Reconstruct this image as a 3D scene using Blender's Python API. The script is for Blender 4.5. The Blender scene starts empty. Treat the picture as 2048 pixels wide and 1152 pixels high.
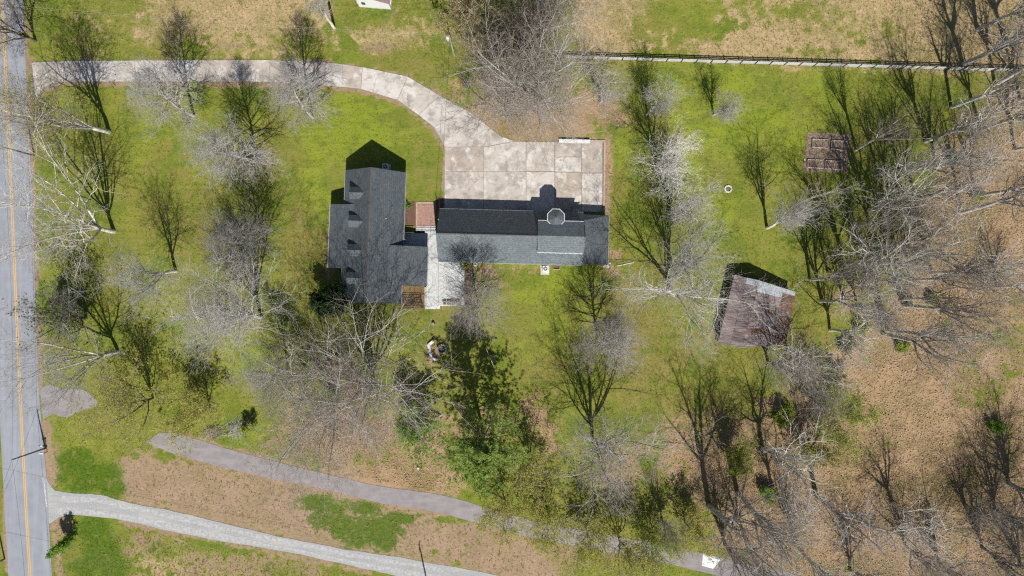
import bpy, math, random
import numpy as np
from mathutils import Vector

# ---------------------------------------------------------------- camera, sky, sun, exposure
scene = bpy.context.scene
COL = scene.collection
CAM_H = 113.78                       # drone height in metres
PXM = 12.0                           # survey grid: 12 units per metre on the ground

cam_data = bpy.data.cameras.new("camera")
cam_data.sensor_width = 36.0
cam_data.lens = 24.0
cam_data.clip_start = 1.0
cam_data.clip_end = 3000.0
cam = bpy.data.objects.new("camera", cam_data)
cam.location = (0, 0, CAM_H)
COL.objects.link(cam)
scene.camera = cam

SUN_EL = math.radians(48.7)
SUN_AZ = math.radians(168.0)         # clockwise from +Y (north)
world = bpy.data.worlds.new("World")
scene.world = world
world.use_nodes = True
wn = world.node_tree.nodes
sky = wn.new("ShaderNodeTexSky")
sky.sky_type = 'NISHITA'
sky.sun_disc = False
sky.sun_elevation = SUN_EL
sky.sun_rotation = SUN_AZ
sky.air_density = 1.0
sky.dust_density = 0.6
world.node_tree.links.new(sky.outputs[0], wn["Background"].inputs[0])
wn["Background"].inputs[1].default_value = 0.056

sun_data = bpy.data.lights.new("sun", 'SUN')
sun_data.energy = 4.6
sun_data.angle = math.radians(0.53)
sun_data.color = (1.0, 0.955, 0.88)
sun = bpy.data.objects.new("sun", sun_data)
to_sun = Vector((math.sin(SUN_AZ) * math.cos(SUN_EL), math.cos(SUN_AZ) * math.cos(SUN_EL), math.sin(SUN_EL)))
sun.rotation_euler = (-to_sun).to_track_quat('-Z', 'Y').to_euler()
sun.location = to_sun * 200
COL.objects.link(sun)

vs = scene.view_settings
vs.view_transform = 'Standard'
vs.look = 'None'
vs.gamma = 1.0
vs.exposure = 0.35
vs.use_curve_mapping = False
scene.cycles.max_bounces = 2
scene.cycles.diffuse_bounces = 1
scene.cycles.glossy_bounces = 1
scene.cycles.transmission_bounces = 2
scene.cycles.use_denoising = False
scene.cycles.use_light_tree = False
scene.cycles.caustics_reflective = False
scene.cycles.caustics_refractive = False
scene.cycles.use_adaptive_sampling = False
scene.cycles.pixel_filter_type = 'BLACKMAN_HARRIS'
scene.cycles.filter_width = 1.3

# ---------------------------------------------------------------- helpers: coordinates
def G(px, py, h=0.0):
    """survey grid (12 units per metre, read at height h) to world metres"""
    k = (1.0 - h / CAM_H) / PXM
    return Vector(((px - 1024) * k, (576 - py) * k, h))

# ---------------------------------------------------------------- helpers: materials
def _nt(name):
    m = bpy.data.materials.new(name)
    m.use_nodes = True
    return m, m.node_tree.nodes, m.node_tree.links, m.node_tree.nodes["Principled BSDF"]

class N:
    """tiny node builder"""
    def __init__(s, nodes, links):
        s.n, s.l = nodes, links
        s.geo = None
    def pos(s):
        if s.geo is None:
            s.geo = s.n.new("ShaderNodeNewGeometry")
        return s.geo.outputs["Position"]
    def objco(s):
        return s.n.new("ShaderNodeTexCoord").outputs["Object"]
    def noise(s, co, scale, detail=3.0, rough=0.55, dist=0.0):
        t = s.n.new("ShaderNodeTexNoise")
        t.inputs["Scale"].default_value = scale
        t.inputs["Detail"].default_value = detail
        t.inputs["Roughness"].default_value = rough
        t.inputs["Distortion"].default_value = dist
        s.l.new(co, t.inputs["Vector"])
        return t.outputs["Fac"]
    def scale(s, co, v):
        m = s.n.new("ShaderNodeVectorMath"); m.operation = 'MULTIPLY'
        s.l.new(co, m.inputs[0]); m.inputs[1].default_value = v
        return m.outputs[0]
    def smooth(s, f, a, b):
        m = s.n.new("ShaderNodeMapRange"); m.interpolation_type = 'SMOOTHSTEP'
        s.l.new(f, m.inputs[0]); m.inputs[1].default_value = a; m.inputs[2].default_value = b
        return m.outputs[0]
    def math(s, op, a, b):
        m = s.n.new("ShaderNodeMath"); m.operation = op
        for i, v in enumerate((a, b)):
            if isinstance(v, (int, float)): m.inputs[i].default_value = v
            else: s.l.new(v, m.inputs[i])
        return m.outputs[0]
    def mix(s, f, a, b, mode='MIX'):
        m = s.n.new("ShaderNodeMix"); m.data_type = 'RGBA'; m.blend_type = mode
        if isinstance(f, (int, float)): m.inputs[0].default_value = f
        else: s.l.new(f, m.inputs[0])
        for i, v in ((6, a), (7, b)):
            if isinstance(v, tuple): m.inputs[i].default_value = (*v[:3], 1.0)
            else: s.l.new(v, m.inputs[i])
        return m.outputs[2]
    def bump(s, h, strength, dist):
        b = s.n.new("ShaderNodeBump")
        b.inputs["Strength"].default_value = strength
        b.inputs["Distance"].default_value = dist
        s.l.new(h, b.inputs["Height"])
        return b.outputs[0]
    def rand(s):
        return s.n.new("ShaderNodeObjectInfo").outputs["Random"]

def simple(name, ca, cb, scale=3.0, rough=0.85, bump=0.0, bscale=20.0, bdist=0.02, objspace=False, spec=0.3, metal=0.0, randmix=0.0, stretch=None):
    m, nn, ll, b = _nt(name)
    k = N(nn, ll)
    co = k.objco() if objspace else k.pos()
    if stretch: co = k.scale(co, stretch)
    f = k.smooth(k.noise(co, scale, 5.0, 0.6), 0.3, 0.7)
    c = k.mix(f, ca, cb)
    if randmix:
        r = k.rand()
        v = k.math('ADD', k.math('MULTIPLY', r, 2 * randmix), 1.0 - randmix)
        comb = nn.new("ShaderNodeCombineColor")
        for i in range(3): ll.new(v, comb.inputs[i])
        c = k.mix(1.0, c, comb.outputs[0], 'MULTIPLY')
    ll.new(c, b.inputs["Base Color"])
    b.inputs["Roughness"].default_value = rough
    b.inputs["Specular IOR Level"].default_value = spec
    b.inputs["Metallic"].default_value = metal
    if bump:
        ll.new(k.bump(k.noise(co, bscale, 3.0), bump, bdist), b.inputs["Normal"])
    return m

M = {}
def shingle(name, ca, cb, ax):
    """asphalt shingles: speckle, blotches and fine courses along one axis"""
    m, nn, ll, b = _nt(name)
    k = N(nn, ll); co = k.pos()
    big = k.smooth(k.noise(k.scale(co, (1.0, 0.6, 1.0)), 0.7, 4.0, 0.65, 1.0), 0.35, 0.65)
    tabs = k.noise(k.scale(co, (3.2, 9.0, 3.0) if ax == 'y' else (9.0, 3.2, 3.0)), 1.0, 2.0)
    fine = k.noise(co, 9.0, 2.0, 0.7)
    c = k.mix(k.smooth(tabs, 0.38, 0.62), tuple(x * 0.8 for x in ca), cb)
    c = k.mix(k.math('MULTIPLY', k.smooth(fine, 0.45, 0.75), 0.6), c, tuple(x * 1.7 for x in cb))
    c = k.mix(k.math('MULTIPLY', big, 0.45), c, tuple(x * 0.8 for x in ca))
    w = nn.new("ShaderNodeTexWave"); w.wave_type = 'BANDS'; w.bands_direction = 'X' if ax == 'x' else 'Y'
    w.inputs["Scale"].default_value = 1.1; w.inputs["Distortion"].default_value = 0.6
    ll.new(co, w.inputs["Vector"])
    c = k.mix(k.math('MULTIPLY', w.outputs["Fac"], 0.32), c, tuple(x * 0.55 for x in ca))
    ll.new(c, b.inputs["Base Color"])
    b.inputs["Roughness"].default_value = 0.72
    b.inputs["Specular IOR Level"].default_value = 0.45
    ll.new(k.bump(tabs, 0.5, 0.03), b.inputs["Normal"])
    return m
M['roof_x'] = shingle('roof_shingle_x', (0.064, 0.078, 0.090), (0.104, 0.124, 0.138), 'x')
M['roof_y'] = shingle('roof_shingle_y', (0.094, 0.113, 0.127), (0.158, 0.188, 0.206), 'y')
M['ridge'] = simple('ridge_cap', (0.115, 0.10, 0.095), (0.075, 0.08, 0.085), 3.0)
M['white'] = simple('white_paint', (0.72, 0.73, 0.74), (0.62, 0.63, 0.64), 2.0, 0.55)
M['gutter'] = simple('gutter_metal', (0.42, 0.43, 0.44), (0.34, 0.35, 0.36), 2.0, 0.5)
M['fencewhite'] = simple('weathered_white_board', (0.56, 0.56, 0.55), (0.44, 0.44, 0.43), 2.0, 0.75)
M['siding'] = simple('wall_siding', (0.60, 0.60, 0.57), (0.52, 0.52, 0.50), 0.8, 0.7, 0.25, 6.0, 0.02, stretch=(0.1, 0.1, 1.5))
M['glass'] = simple('window_glass', (0.03, 0.04, 0.05), (0.05, 0.06, 0.07), 1.0, 0.08, spec=0.7)
M['darkmetal'] = simple('dark_metal', (0.03, 0.032, 0.035), (0.05, 0.05, 0.055), 4.0, 0.5)
M['steel'] = simple('light_steel', (0.62, 0.64, 0.66), (0.5, 0.52, 0.54), 4.0, 0.45)
M['darkwood'] = simple('dark_stained_wood', (0.035, 0.027, 0.024), (0.065, 0.05, 0.043), 4.0, 0.8, stretch=(0.3, 3, 3))
M['wood'] = simple('weathered_wood', (0.34, 0.29, 0.24), (0.24, 0.2, 0.165), 3.0, 0.85, 0.3, 12)
M['polewood'] = simple('creosoted_pole', (0.11, 0.085, 0.07), (0.16, 0.13, 0.11), 3.0, 0.85)
M['polepale'] = simple('bleached_pole', (0.46, 0.42, 0.37), (0.34, 0.31, 0.27), 3.0, 0.85)
M['deck'] = simple('deck_boards', (0.50, 0.52, 0.52), (0.60, 0.61, 0.60), 2.2, 0.65, randmix=0.0)
M['brick'] = simple('red_brick', (0.31, 0.175, 0.14), (0.42, 0.26, 0.21), 3.5, 0.85, 0.3, 30)
M['brickedge'] = simple('pale_brick_edge', (0.52, 0.36, 0.29), (0.42, 0.27, 0.21), 4.0, 0.85)
M['mulch'] = simple('bark_mulch', (0.10, 0.055, 0.038), (0.19, 0.11, 0.075), 9.0, 0.95, 0.9, 14, 0.05)
M['soil'] = simple('garden_soil', (0.15, 0.10, 0.075), (0.33, 0.25, 0.18), 3.2, 0.95, 0.9, 9, 0.06)
M['deadleaf_bed'] = simple('leafy_bed', (0.26, 0.17, 0.07), (0.13, 0.09, 0.05), 5.0, 0.95, 0.8, 14, 0.05)
M['stone'] = simple('grey_stone', (0.38, 0.36, 0.33), (0.25, 0.24, 0.22), 5.0, 0.85, 0.4, 12, randmix=0.2)
M['palestone'] = simple('pale_stone', (0.72, 0.66, 0.58), (0.60, 0.54, 0.47), 5.0, 0.85, 0.3, 12, randmix=0.12)
M['ash'] = simple('ash', (0.05, 0.048, 0.045), (0.20, 0.19, 0.15), 4.0, 0.95)
M['yellow'] = simple('yellow_road_paint', (0.72, 0.42, 0.06), (0.60, 0.36, 0.09), 3.0, 0.7)
M['roadwhite'] = simple('worn_white_paint', (0.55, 0.55, 0.54), (0.30, 0.30, 0.31), 4.0, 0.7)
M['orange'] = simple('orange_plastic', (0.75, 0.2, 0.1), (0.6, 0.15, 0.08), 4.0, 0.5)
M['greenplastic'] = simple('green_plastic', (0.01, 0.12, 0.06), (0.02, 0.16, 0.08), 4.0, 0.5)
M['tarp'] = simple('white_tarp', (0.82, 0.83, 0.84), (0.68, 0.69, 0.70), 1.5, 0.5)
M['wire'] = simple('wire', (0.45, 0.42, 0.36), (0.38, 0.36, 0.3), 1.0, 0.5)
M['blackwire'] = simple('black_wire', (0.03, 0.03, 0.03), (0.04, 0.04, 0.04), 1.0, 0.6)
M['neighbourroof'] = simple('neighbour_shingle', (0.20, 0.15, 0.17), (0.27, 0.20, 0.20), 4.0, 0.85, 0.3, 12)

def concrete(name):
    m, nn, ll, b = _nt(name)
    k = N(nn, ll); co = k.pos(); r = k.rand()
    off = nn.new("ShaderNodeVectorMath"); off.operation = 'ADD'
    cx = nn.new("ShaderNodeCombineXYZ"); ll.new(k.math('MULTIPLY', r, 60.0), cx.inputs[2])
    ll.new(co, off.inputs[0]); ll.new(cx.outputs[0], off.inputs[1]); o = off.outputs[0]
    c = k.mix(r, (0.42, 0.355, 0.30), (0.58, 0.55, 0.52))
    c = k.mix(k.math('MULTIPLY', k.smooth(k.noise(o, 0.42, 5.0, 0.7), 0.42, 0.66), 0.85), c, (0.27, 0.245, 0.22))
    c = k.mix(k.math('MULTIPLY', k.smooth(k.noise(o, 0.5, 4.0, 0.65), 0.52, 0.66), 0.85), c, (0.64, 0.60, 0.56))
    c = k.mix(k.math('MULTIPLY', k.smooth(k.noise(k.scale(o, (0.5, 3.0, 1.0)), 1.3, 4.0, 0.7), 0.5, 0.8), 0.6), c, (0.30, 0.235, 0.18))
    c = k.mix(k.math('MULTIPLY', k.smooth(k.noise(o, 7.0, 3.0, 0.7), 0.35, 0.7), 0.16), c, (0.24, 0.22, 0.2))
    v = nn.new("ShaderNodeTexVoronoi"); v.feature = 'DISTANCE_TO_EDGE'; v.inputs["Scale"].default_value = 0.23
    nz = nn.new("ShaderNodeTexNoise"); nz.inputs["Scale"].default_value = 1.2; nz.inputs["Detail"].default_value = 5
    ll.new(o, nz.inputs["Vector"])
    vm = nn.new("ShaderNodeVectorMath"); vm.operation = 'ADD'; ll.new(o, vm.inputs[0]); ll.new(nz.outputs["Color"], vm.inputs[1])
    ll.new(vm.outputs[0], v.inputs["Vector"])
    crack = k.math('MULTIPLY', k.smooth(v.outputs["Distance"], 0.012, 0.0), k.smooth(k.noise(o, 0.2, 1.0), 0.5, 0.6))
    c = k.mix(k.math('MULTIPLY', crack, 0.6), c, (0.14, 0.12, 0.1))
    ll.new(c, b.inputs["Base Color"]); b.inputs["Roughness"].default_value = 0.85
    b.inputs["Specular IOR Level"].default_value = 0.3
    ll.new(k.bump(k.noise(o, 15.0, 3.0), 0.2, 0.01), b.inputs["Normal"])
    return m
M['concrete'] = concrete('concrete')
M['kerb'] = simple('pinkish_kerb', (0.48, 0.36, 0.30), (0.38, 0.28, 0.24), 3.0, 0.85)

def asphalt(name, ca, cb, streak, sc=0.5):
    m, nn, ll, b = _nt(name)
    k = N(nn, ll); co = k.pos()
    c = k.mix(k.smooth(k.noise(co, sc, 5.0, 0.6), 0.3, 0.7), ca, cb)
    c = k.mix(k.math('MULTIPLY', k.smooth(k.noise(k.scale(co, streak), 1.0, 3.0), 0.45, 0.75), 0.45), c, tuple(x * 1.3 for x in cb))
    c = k.mix(k.math('MULTIPLY', k.smooth(k.noise(co, 0.9, 4.0, 0.7), 0.6, 0.8), 0.35), c, tuple(x * 0.6 for x in ca))
    c = k.mix(k.math('MULTIPLY', k.noise(co, 14.0, 2.0, 0.8), 0.2), c, tuple(x * 0.5 for x in ca))
    ll.new(c, b.inputs["Base Color"]); b.inputs["Roughness"].default_value = 0.85
    b.inputs["Specular IOR Level"].default_value = 0.3
    ll.new(k.bump(k.noise(co, 18.0, 3.0), 0.35, 0.01), b.inputs["Normal"])
    return m
M['asphalt'] = asphalt('road_asphalt', (0.25, 0.265, 0.30), (0.30, 0.315, 0.355), (1.2, 0.05, 1))
M['oldasphalt'] = asphalt('old_lane_asphalt', (0.235, 0.212, 0.215), (0.30, 0.275, 0.28), (0.2, 1.2, 1), 0.7)
M['joint'] = simple('joint_fill', (0.15, 0.13, 0.10), (0.27, 0.235, 0.19), 2.5, 0.95)

def gravel(name):
    m, nn, ll, b = _nt(name)
    k = N(nn, ll); co = k.pos()
    c = k.mix(k.smooth(k.noise(co, 6.0, 4.0, 0.75), 0.3, 0.7), (0.23, 0.245, 0.265), (0.42, 0.42, 0.42))
    c = k.mix(k.math('MULTIPLY', k.smooth(k.noise(k.scale(co, (0.25, 1.1, 1)), 0.7, 4.0), 0.45, 0.7), 0.55), c, (0.48, 0.445, 0.385))
    c = k.mix(k.math('MULTIPLY', k.smooth(k.noise(co, 0.5, 4.0, 0.6), 0.58, 0.72), 0.6), c, (0.30, 0.27, 0.17))
    ll.new(c, b.inputs["Base Color"]); b.inputs["Roughness"].default_value = 0.95
    ll.new(k.bump(k.noise(co, 9.0, 3.0, 0.7), 0.7, 0.04), b.inputs["Normal"])
    return m
M['gravel'] = gravel('gravel')
M['graveltrack'] = simple('packed_gravel', (0.47, 0.465, 0.455), (0.30, 0.305, 0.31), 2.2, 0.95, 0.5, 10, 0.03)

def bark(name, ca, cb, cc=None, rough=0.9, scale=1.4):
    m, nn, ll, b = _nt(name)
    k = N(nn, ll); co = k.objco(); r = k.rand()
    f = k.smooth(k.noise(k.scale(co, (1, 1, 0.5)), scale, 4.0, 0.65), 0.38, 0.62)
    c = k.mix(f, ca, cb)
    if cc: c = k.mix(k.smooth(k.noise(co, 2.3, 3.0), 0.56, 0.66), c, cc)
    v = k.math('ADD', k.math('MULTIPLY', r, 0.24), 0.88)
    comb = nn.new("ShaderNodeCombineColor")
    for i in range(3): ll.new(v, comb.inputs[i])
    c = k.mix(1.0, c, comb.outputs[0], 'MULTIPLY')
    ll.new(c, b.inputs["Base Color"]); b.inputs["Roughness"].default_value = rough
    b.inputs["Specular IOR Level"].default_value = 0.2
    return m
M['bark_grey'] = bark('bark_grey', (0.33, 0.31, 0.28), (0.23, 0.215, 0.195), (0.33, 0.35, 0.22))
M['bark_white'] = bark('bark_white', (0.68, 0.655, 0.60), (0.47, 0.44, 0.385), (0.28, 0.25, 0.20))
M['bark_brown'] = bark('bark_brown', (0.16, 0.125, 0.10), (0.10, 0.08, 0.065), (0.24, 0.21, 0.16))
M['twig_grey'] = bark('twig_grey', (0.36, 0.335, 0.315), (0.26, 0.24, 0.225))
M['twig_silver'] = bark('twig_silver', (0.44, 0.42, 0.40), (0.32, 0.305, 0.29))
M['limb_pale'] = bark('limb_pale', (0.60, 0.575, 0.54), (0.44, 0.42, 0.39))
M['trunk_pale'] = bark('trunk_pale', (0.58, 0.56, 0.53), (0.42, 0.40, 0.375), (0.34, 0.33, 0.27))
M['twig_white'] = bark('twig_white', (0.74, 0.715, 0.66), (0.54, 0.51, 0.455))
M['twig_wood'] = bark('twig_wood', (0.24, 0.20, 0.17), (0.155, 0.125, 0.105))
M['twig_tan'] = bark('twig_tan', (0.36, 0.305, 0.255), (0.24, 0.20, 0.165))
M['twig_brown'] = bark('twig_brown', (0.20, 0.155, 0.125), (0.13, 0.10, 0.08))

def leafmat(name, ca, cb, cc, scale=0.9, trans=0.25):
    m, nn, ll, b = _nt(name)
    k = N(nn, ll); co = k.pos()
    c = k.mix(k.smooth(k.noise(co, scale, 3.0), 0.35, 0.65), ca, cb)
    c = k.mix(k.smooth(k.noise(co, 6.0, 2.0), 0.5, 0.75), c, cc)
    ll.new(c, b.inputs["Base Color"]); b.inputs["Roughness"].default_value = 0.7
    b.inputs["Specular IOR Level"].default_value = 0.25
    t = nn.new("ShaderNodeBsdfTranslucent"); ll.new(c, t.inputs[0])
    mx = nn.new("ShaderNodeMixShader"); mx.inputs[0].default_value = trans
    ll.new(b.outputs[0], mx.inputs[1]); ll.new(t.outputs[0], mx.inputs[2])
    ll.new(mx.outputs[0], nn["Material Output"].inputs[0])
    return m
M['leaf_bud'] = leafmat('budding_leaves', (0.47, 0.44, 0.085), (0.36, 0.37, 0.07), (0.58, 0.52, 0.17), 0.9, 0.4)
M['leaf_lime'] = leafmat('lime_leaves', (0.30, 0.39, 0.04), (0.38, 0.44, 0.05), (0.2, 0.3, 0.03), 0.9, 0.4)
M['leaf_green'] = leafmat('fresh_green_leaves', (0.18, 0.33, 0.04), (0.25, 0.40, 0.05), (0.10, 0.2, 0.03), 0.9, 0.35)
M['needle'] = leafmat('pine_needles', (0.25, 0.36, 0.07), (0.36, 0.46, 0.11), (0.12, 0.21, 0.05), 1.2, 0.3)
M['leaf_dark'] = leafmat('dark_evergreen_leaves', (0.02, 0.06, 0.018), (0.035, 0.085, 0.02), (0.015, 0.045, 0.015))
M['leaf_tan'] = leafmat('tan_catkins', (0.50, 0.42, 0.18), (0.40, 0.33, 0.15), (0.58, 0.5, 0.27), 0.9, 0.4)
M['ivy'] = leafmat('ivy', (0.05, 0.09, 0.02), (0.09, 0.12, 0.03), (0.04, 0.06, 0.02))
M['litter'] = leafmat('fallen_leaves', (0.42, 0.27, 0.17), (0.58, 0.43, 0.32), (0.26, 0.15, 0.085), 3.0, 0.1)
M['tuft'] = leafmat('grass_tufts', (0.13, 0.17, 0.02), (0.20, 0.21, 0.035), (0.09, 0.14, 0.015), 0.5, 0.2)
M['drytuft'] = leafmat('dry_grass_tufts', (0.44, 0.33, 0.155), (0.36, 0.28, 0.12), (0.53, 0.42, 0.22), 0.5, 0.2)

# ---------------------------------------------------------------- helpers: objects
def root_loc(o):
    loc = Vector((0, 0, 0))
    while o is not None:
        loc += Vector(o.location); o = o.parent
    return loc

def np_mesh(name, V, quads=None, tris=None, smooth=False):
    me = bpy.data.meshes.new(name)
    V = np.asarray(V, dtype=np.float32)
    nq = 0 if quads is None else len(quads); nt = 0 if tris is None else len(tris)
    me.vertices.add(len(V)); me.vertices.foreach_set("co", V.ravel())
    me.loops.add(nq * 4 + nt * 3); me.polygons.add(nq + nt)
    li = np.concatenate([np.asarray(x, dtype=np.int32).ravel() for x in (quads, tris) if x is not None and len(x)])
    me.loops.foreach_set("vertex_index", li)
    st = np.concatenate([np.arange(nq) * 4, nq * 4 + np.arange(nt) * 3]).astype(np.int32)
    me.polygons.foreach_set("loop_start", st)
    if smooth: me.polygons.foreach_set("use_smooth", np.ones(nq + nt, dtype=bool))
    me.update(calc_edges=True)
    return me

class MB:
    """collects world-space shapes and links them as one mesh object"""
    def __init__(s): s.v = []; s.f = []
    def _add(s, vs, fs):
        o = len(s.v); s.v += [tuple(p) for p in vs]; s.f += [tuple(i + o for i in f) for f in fs]
    def frustum(s, bottom, top):
        n = len(bottom)
        s._add(list(bottom) + list(top), [tuple(range(n - 1, -1, -1)), tuple(range(n, 2 * n))] +
               [(i, (i + 1) % n, n + (i + 1) % n, n + i) for i in range(n)])
        return s
    def prism(s, poly, z0, z1):
        a = sum(poly[i][0] * poly[(i + 1) % len(poly)][1] - poly[(i + 1) % len(poly)][0] * poly[i][1] for i in range(len(poly)))
        if a < 0: poly = poly[::-1]
        s.frustum([(p[0], p[1], z0) for p in poly], [(p[0], p[1], z1) for p in poly])
        return s
    def slab(s, pts, t):
        """sloping panel: 3-D polygon seen from above, thickness t straight down"""
        a = sum(pts[i][0] * pts[(i + 1) % len(pts)][1] - pts[(i + 1) % len(pts)][0] * pts[i][1] for i in range(len(pts)))
        if a < 0: pts = pts[::-1]
        s.frustum([(p[0], p[1], p[2] - t) for p in pts], [tuple(p) for p in pts])
        return s
    def box(s, c, size, rz=0.0):
        cx, cy, cz = c; x, y, z = (d / 2 for d in size); ca, sa = math.cos(rz), math.sin(rz)
        pl = [(cx + ca * u - sa * v, cy + sa * u + ca * v) for u, v in ((-x, -y), (x, -y), (x, y), (-x, y))]
        return s.prism(pl, cz - z, cz + z)
    def tube(s, a, b, r0, r1=None, k=8):
        a, b = Vector(a), Vector(b); r1 = r0 if r1 is None else r1
        d = (b - a).normalized(); e1 = d.cross(Vector((0, 0, 1)) if abs(d.z) < 0.9 else Vector((1, 0, 0))).normalized(); e2 = e1.cross(d)
        ring = lambda c, r: [c + (e1 * math.cos(2 * math.pi * i / k) - e2 * math.sin(2 * math.pi * i / k)) * r for i in range(k)]
        s.frustum(ring(a, r0), ring(b, r1)); return s
    def build(s, name, mat, parent=None, bevel=0.0):
        off = root_loc(parent) if parent else Vector((0, 0, 0))
        if parent is None:
            xs = [p[0] for p in s.v]; ys = [p[1] for p in s.v]
            off = Vector(((min(xs) + max(xs)) / 2, (min(ys) + max(ys)) / 2, min(p[2] for p in s.v)))
        me = bpy.data.meshes.new(name)
        me.from_pydata([(p[0] - off.x, p[1] - off.y, p[2] - off.z) for p in s.v], [], s.f)
        me.update()
        me.materials.append(mat if not isinstance(mat, str) else M[mat])
        o = bpy.data.objects.new(name, me); COL.objects.link(o)
        if parent: o.parent = parent
        else: o.location = off
        if bevel:
            bv = o.modifiers.new("bevel", 'BEVEL'); bv.width = bevel; bv.segments = 2; bv.limit_method = 'ANGLE'
        return o

def tag(o, label=None, cat=None, group=None, kind=None):
    if label: o["label"] = label
    if cat: o["category"] = cat
    if group: o["group"] = group
    if kind: o["kind"] = kind
    return o
def thing(name, loc, label, cat, group=None):
    o = bpy.data.objects.new(name, None); o.location = loc; o.empty_display_size = 0.5
    COL.objects.link(o)
    return tag(o, label, cat, group)
def link_mesh(name, me, mat, parent=None, loc=None):
    if not me.materials: me.materials.append(M[mat] if isinstance(mat, str) else mat)
    o = bpy.data.objects.new(name, me); COL.objects.link(o)
    if parent: o.parent = parent
    if loc is not None: o.location = loc
    return o

# ---------------------------------------------------------------- ground with its cover zones
STEP = 0.6
gx = np.arange(-96, 96.01, STEP); gy = np.arange(-60, 60.01, STEP)
GX, GY = np.meshgrid(gx, gy)
PX, PY = GX * 12 + 1024, 576 - GY * 12

def raster(poly):
    inside = np.zeros(PX.shape, bool); n = len(poly)
    for i in range(n):
        x1, y1 = poly[i]; x2, y2 = poly[(i + 1) % n]
        if y1 == y2: continue
        c = (PY > min(y1, y2)) & (PY <= max(y1, y2))
        xi = x1 + (PY - y1) * (x2 - x1) / (y2 - y1)
        inside ^= c & (PX < xi)
    return inside.astype(float)
def blur(a, r):
    for _ in range(2):
        for ax in (0, 1):
            p = np.pad(a, [(r, r) if i == ax else (0, 0) for i in (0, 1)], mode='edge')
            c = np.cumsum(p, axis=ax); c = np.concatenate([np.zeros_like(np.take(c, [0], ax)), c], axis=ax)
            n = a.shape[ax]; w = 2 * r + 1
            a = (np.take(c, np.arange(w, w + n), ax) - np.take(c, np.arange(0, n), ax)) / w
    return a
def ell(x, y, rx, ry, w=1.0):
    d = ((PX - x) / rx) ** 2 + ((PY - y) / ry) ** 2
    return w * np.clip(1.3 - 0.85 * np.sqrt(d), 0, 1)

dry = np.zeros(PX.shape); litter = dry.copy(); lush = dry.copy(); bare = dry.copy(); olive = dry.copy(); bright = dry.copy()
# hay field beyond the fence and rough meadow at the top
dry = np.maximum(dry, 1.4 * blur(raster([(1135, -200), (2300, -200), (2300, 150), (1900, 138), (1160, 106)]), 2))
dry = np.maximum(dry, 1.0 * blur(raster([(300, -150), (660, -150), (640, 60), (560, 100), (420, 100), (250, 40)]), 6))
dry = np.maximum(dry, ell(760, 75, 130, 30, 0.65)); dry = np.maximum(dry, ell(560, 30, 90, 60, 0.85)); dry = np.maximum(dry, ell(820, 40, 80, 40, 0.45))
dry -= ell(1330, 45, 90, 75, 1.15) + ell(1500, 12, 150, 40, 1.05) + ell(1700, 60, 130, 50, 0.85) + ell(1440, 70, 60, 20, 0.8) + ell(1600, 100, 80, 15, 0.5)
dry = np.maximum(dry, 0.62 * blur(raster([(240, 1060), (480, 1105), (700, 1150), (1000, 1250), (240, 1250)]), 5)); dry = np.maximum(dry, ell(330, 60, 120, 40, .5)); dry = np.maximum(dry, ell(180, 60, 60, 60, .35))
# leaf litter of the wood
wood = raster([(1800, 560), (1850, 400), (1900, 300), (1960, 180), (2300, 100), (2300, 1300), (1440, 1300), (1480, 1060), (1290, 960), (1330, 860), (1500, 840), (1650, 770), (1690, 700), (1760, 660)])
litter = np.maximum(litter, 1.0 * blur(wood, 6))
for e in ((1790, 750, 90, 60, 1.5), (1860, 800, 80, 70, 1.4), (1910, 470, 60, 60, 1.5), (1850, 930, 90, 90, 1.3), (1620, 1080, 100, 80, .8), (2000, 500, 60, 80, .7), (1880, 660, 90, 30, .8), (1745, 660, 40, 40, .8), (1470, 1060, 60, 60, .9), (1260, 940, 60, 60, .55)):
    litter = np.maximum(litter, ell(*e))
for e in ((1060, 235, 140, 65, 1.2), (1190, 225, 60, 40, 1.0), (940, 160, 50, 30, .5), (700, 880, 140, 65, 1.1), (800, 960, 110, 45, 1.2), (860, 900, 45, 70, 1.0), (640, 820, 60, 70, .45), (960, 850, 80, 50, .6), (690, 760, 60, 60, .45), (1080, 860, 50, 70, .6), (660, 500, 14, 60, .6), (1215, 350, 12, 70, .5), (1225, 520, 25, 30, .5), (1010, 540, 90, 14, .5), (868, 650, 10, 10, .4), (866, 705, 20, 26, .42), (1700, 600, 50, 40, .5)):
    litter = np.maximum(litter, ell(*e))
litter -= ell(1990, 660, 80, 40, .35) + ell(1960, 780, 60, 60, .3) + ell(2030, 700, 40, 80, .35) + ell(1960, 860, 60, 60, .25)
# bare pinkish verge between lane and gravel
strip = raster([(240, 900), (380, 925), (520, 960), (650, 990), (890, 1040), (1060, 1065), (1120, 1152), (1400, 1300), (980, 1300), (960, 1135), (700, 1095), (450, 1045), (240, 1000)])
bare = np.maximum(bare, 1.25 * blur(strip, 3))
bare = np.maximum(bare, ell(105, 935, 22, 50, .9)); bare = np.maximum(bare, ell(125, 1050, 25, 22, .8)); bare = np.maximum(bare, ell(190, 1120, 60, 40, .5))
bare = np.maximum(bare, ell(500, 1130, 180, 40, .55)); bare = np.maximum(bare, ell(280, 1090, 60, 40, .45)); bare = np.maximum(bare, ell(1120, 1100, 120, 60, .55))
bare = np.maximum(bare, 0.6 * blur(raster([(40, 0), (50, 0), (90, 700), (80, 700)]), 1))
bare = np.maximum(bare, ell(750, 95, 70, 9, .6)); bare = np.maximum(bare, ell(64, 150, 6, 60, .8)); bare = np.maximum(bare, ell(470, 90, 40, 8, .5))
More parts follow.
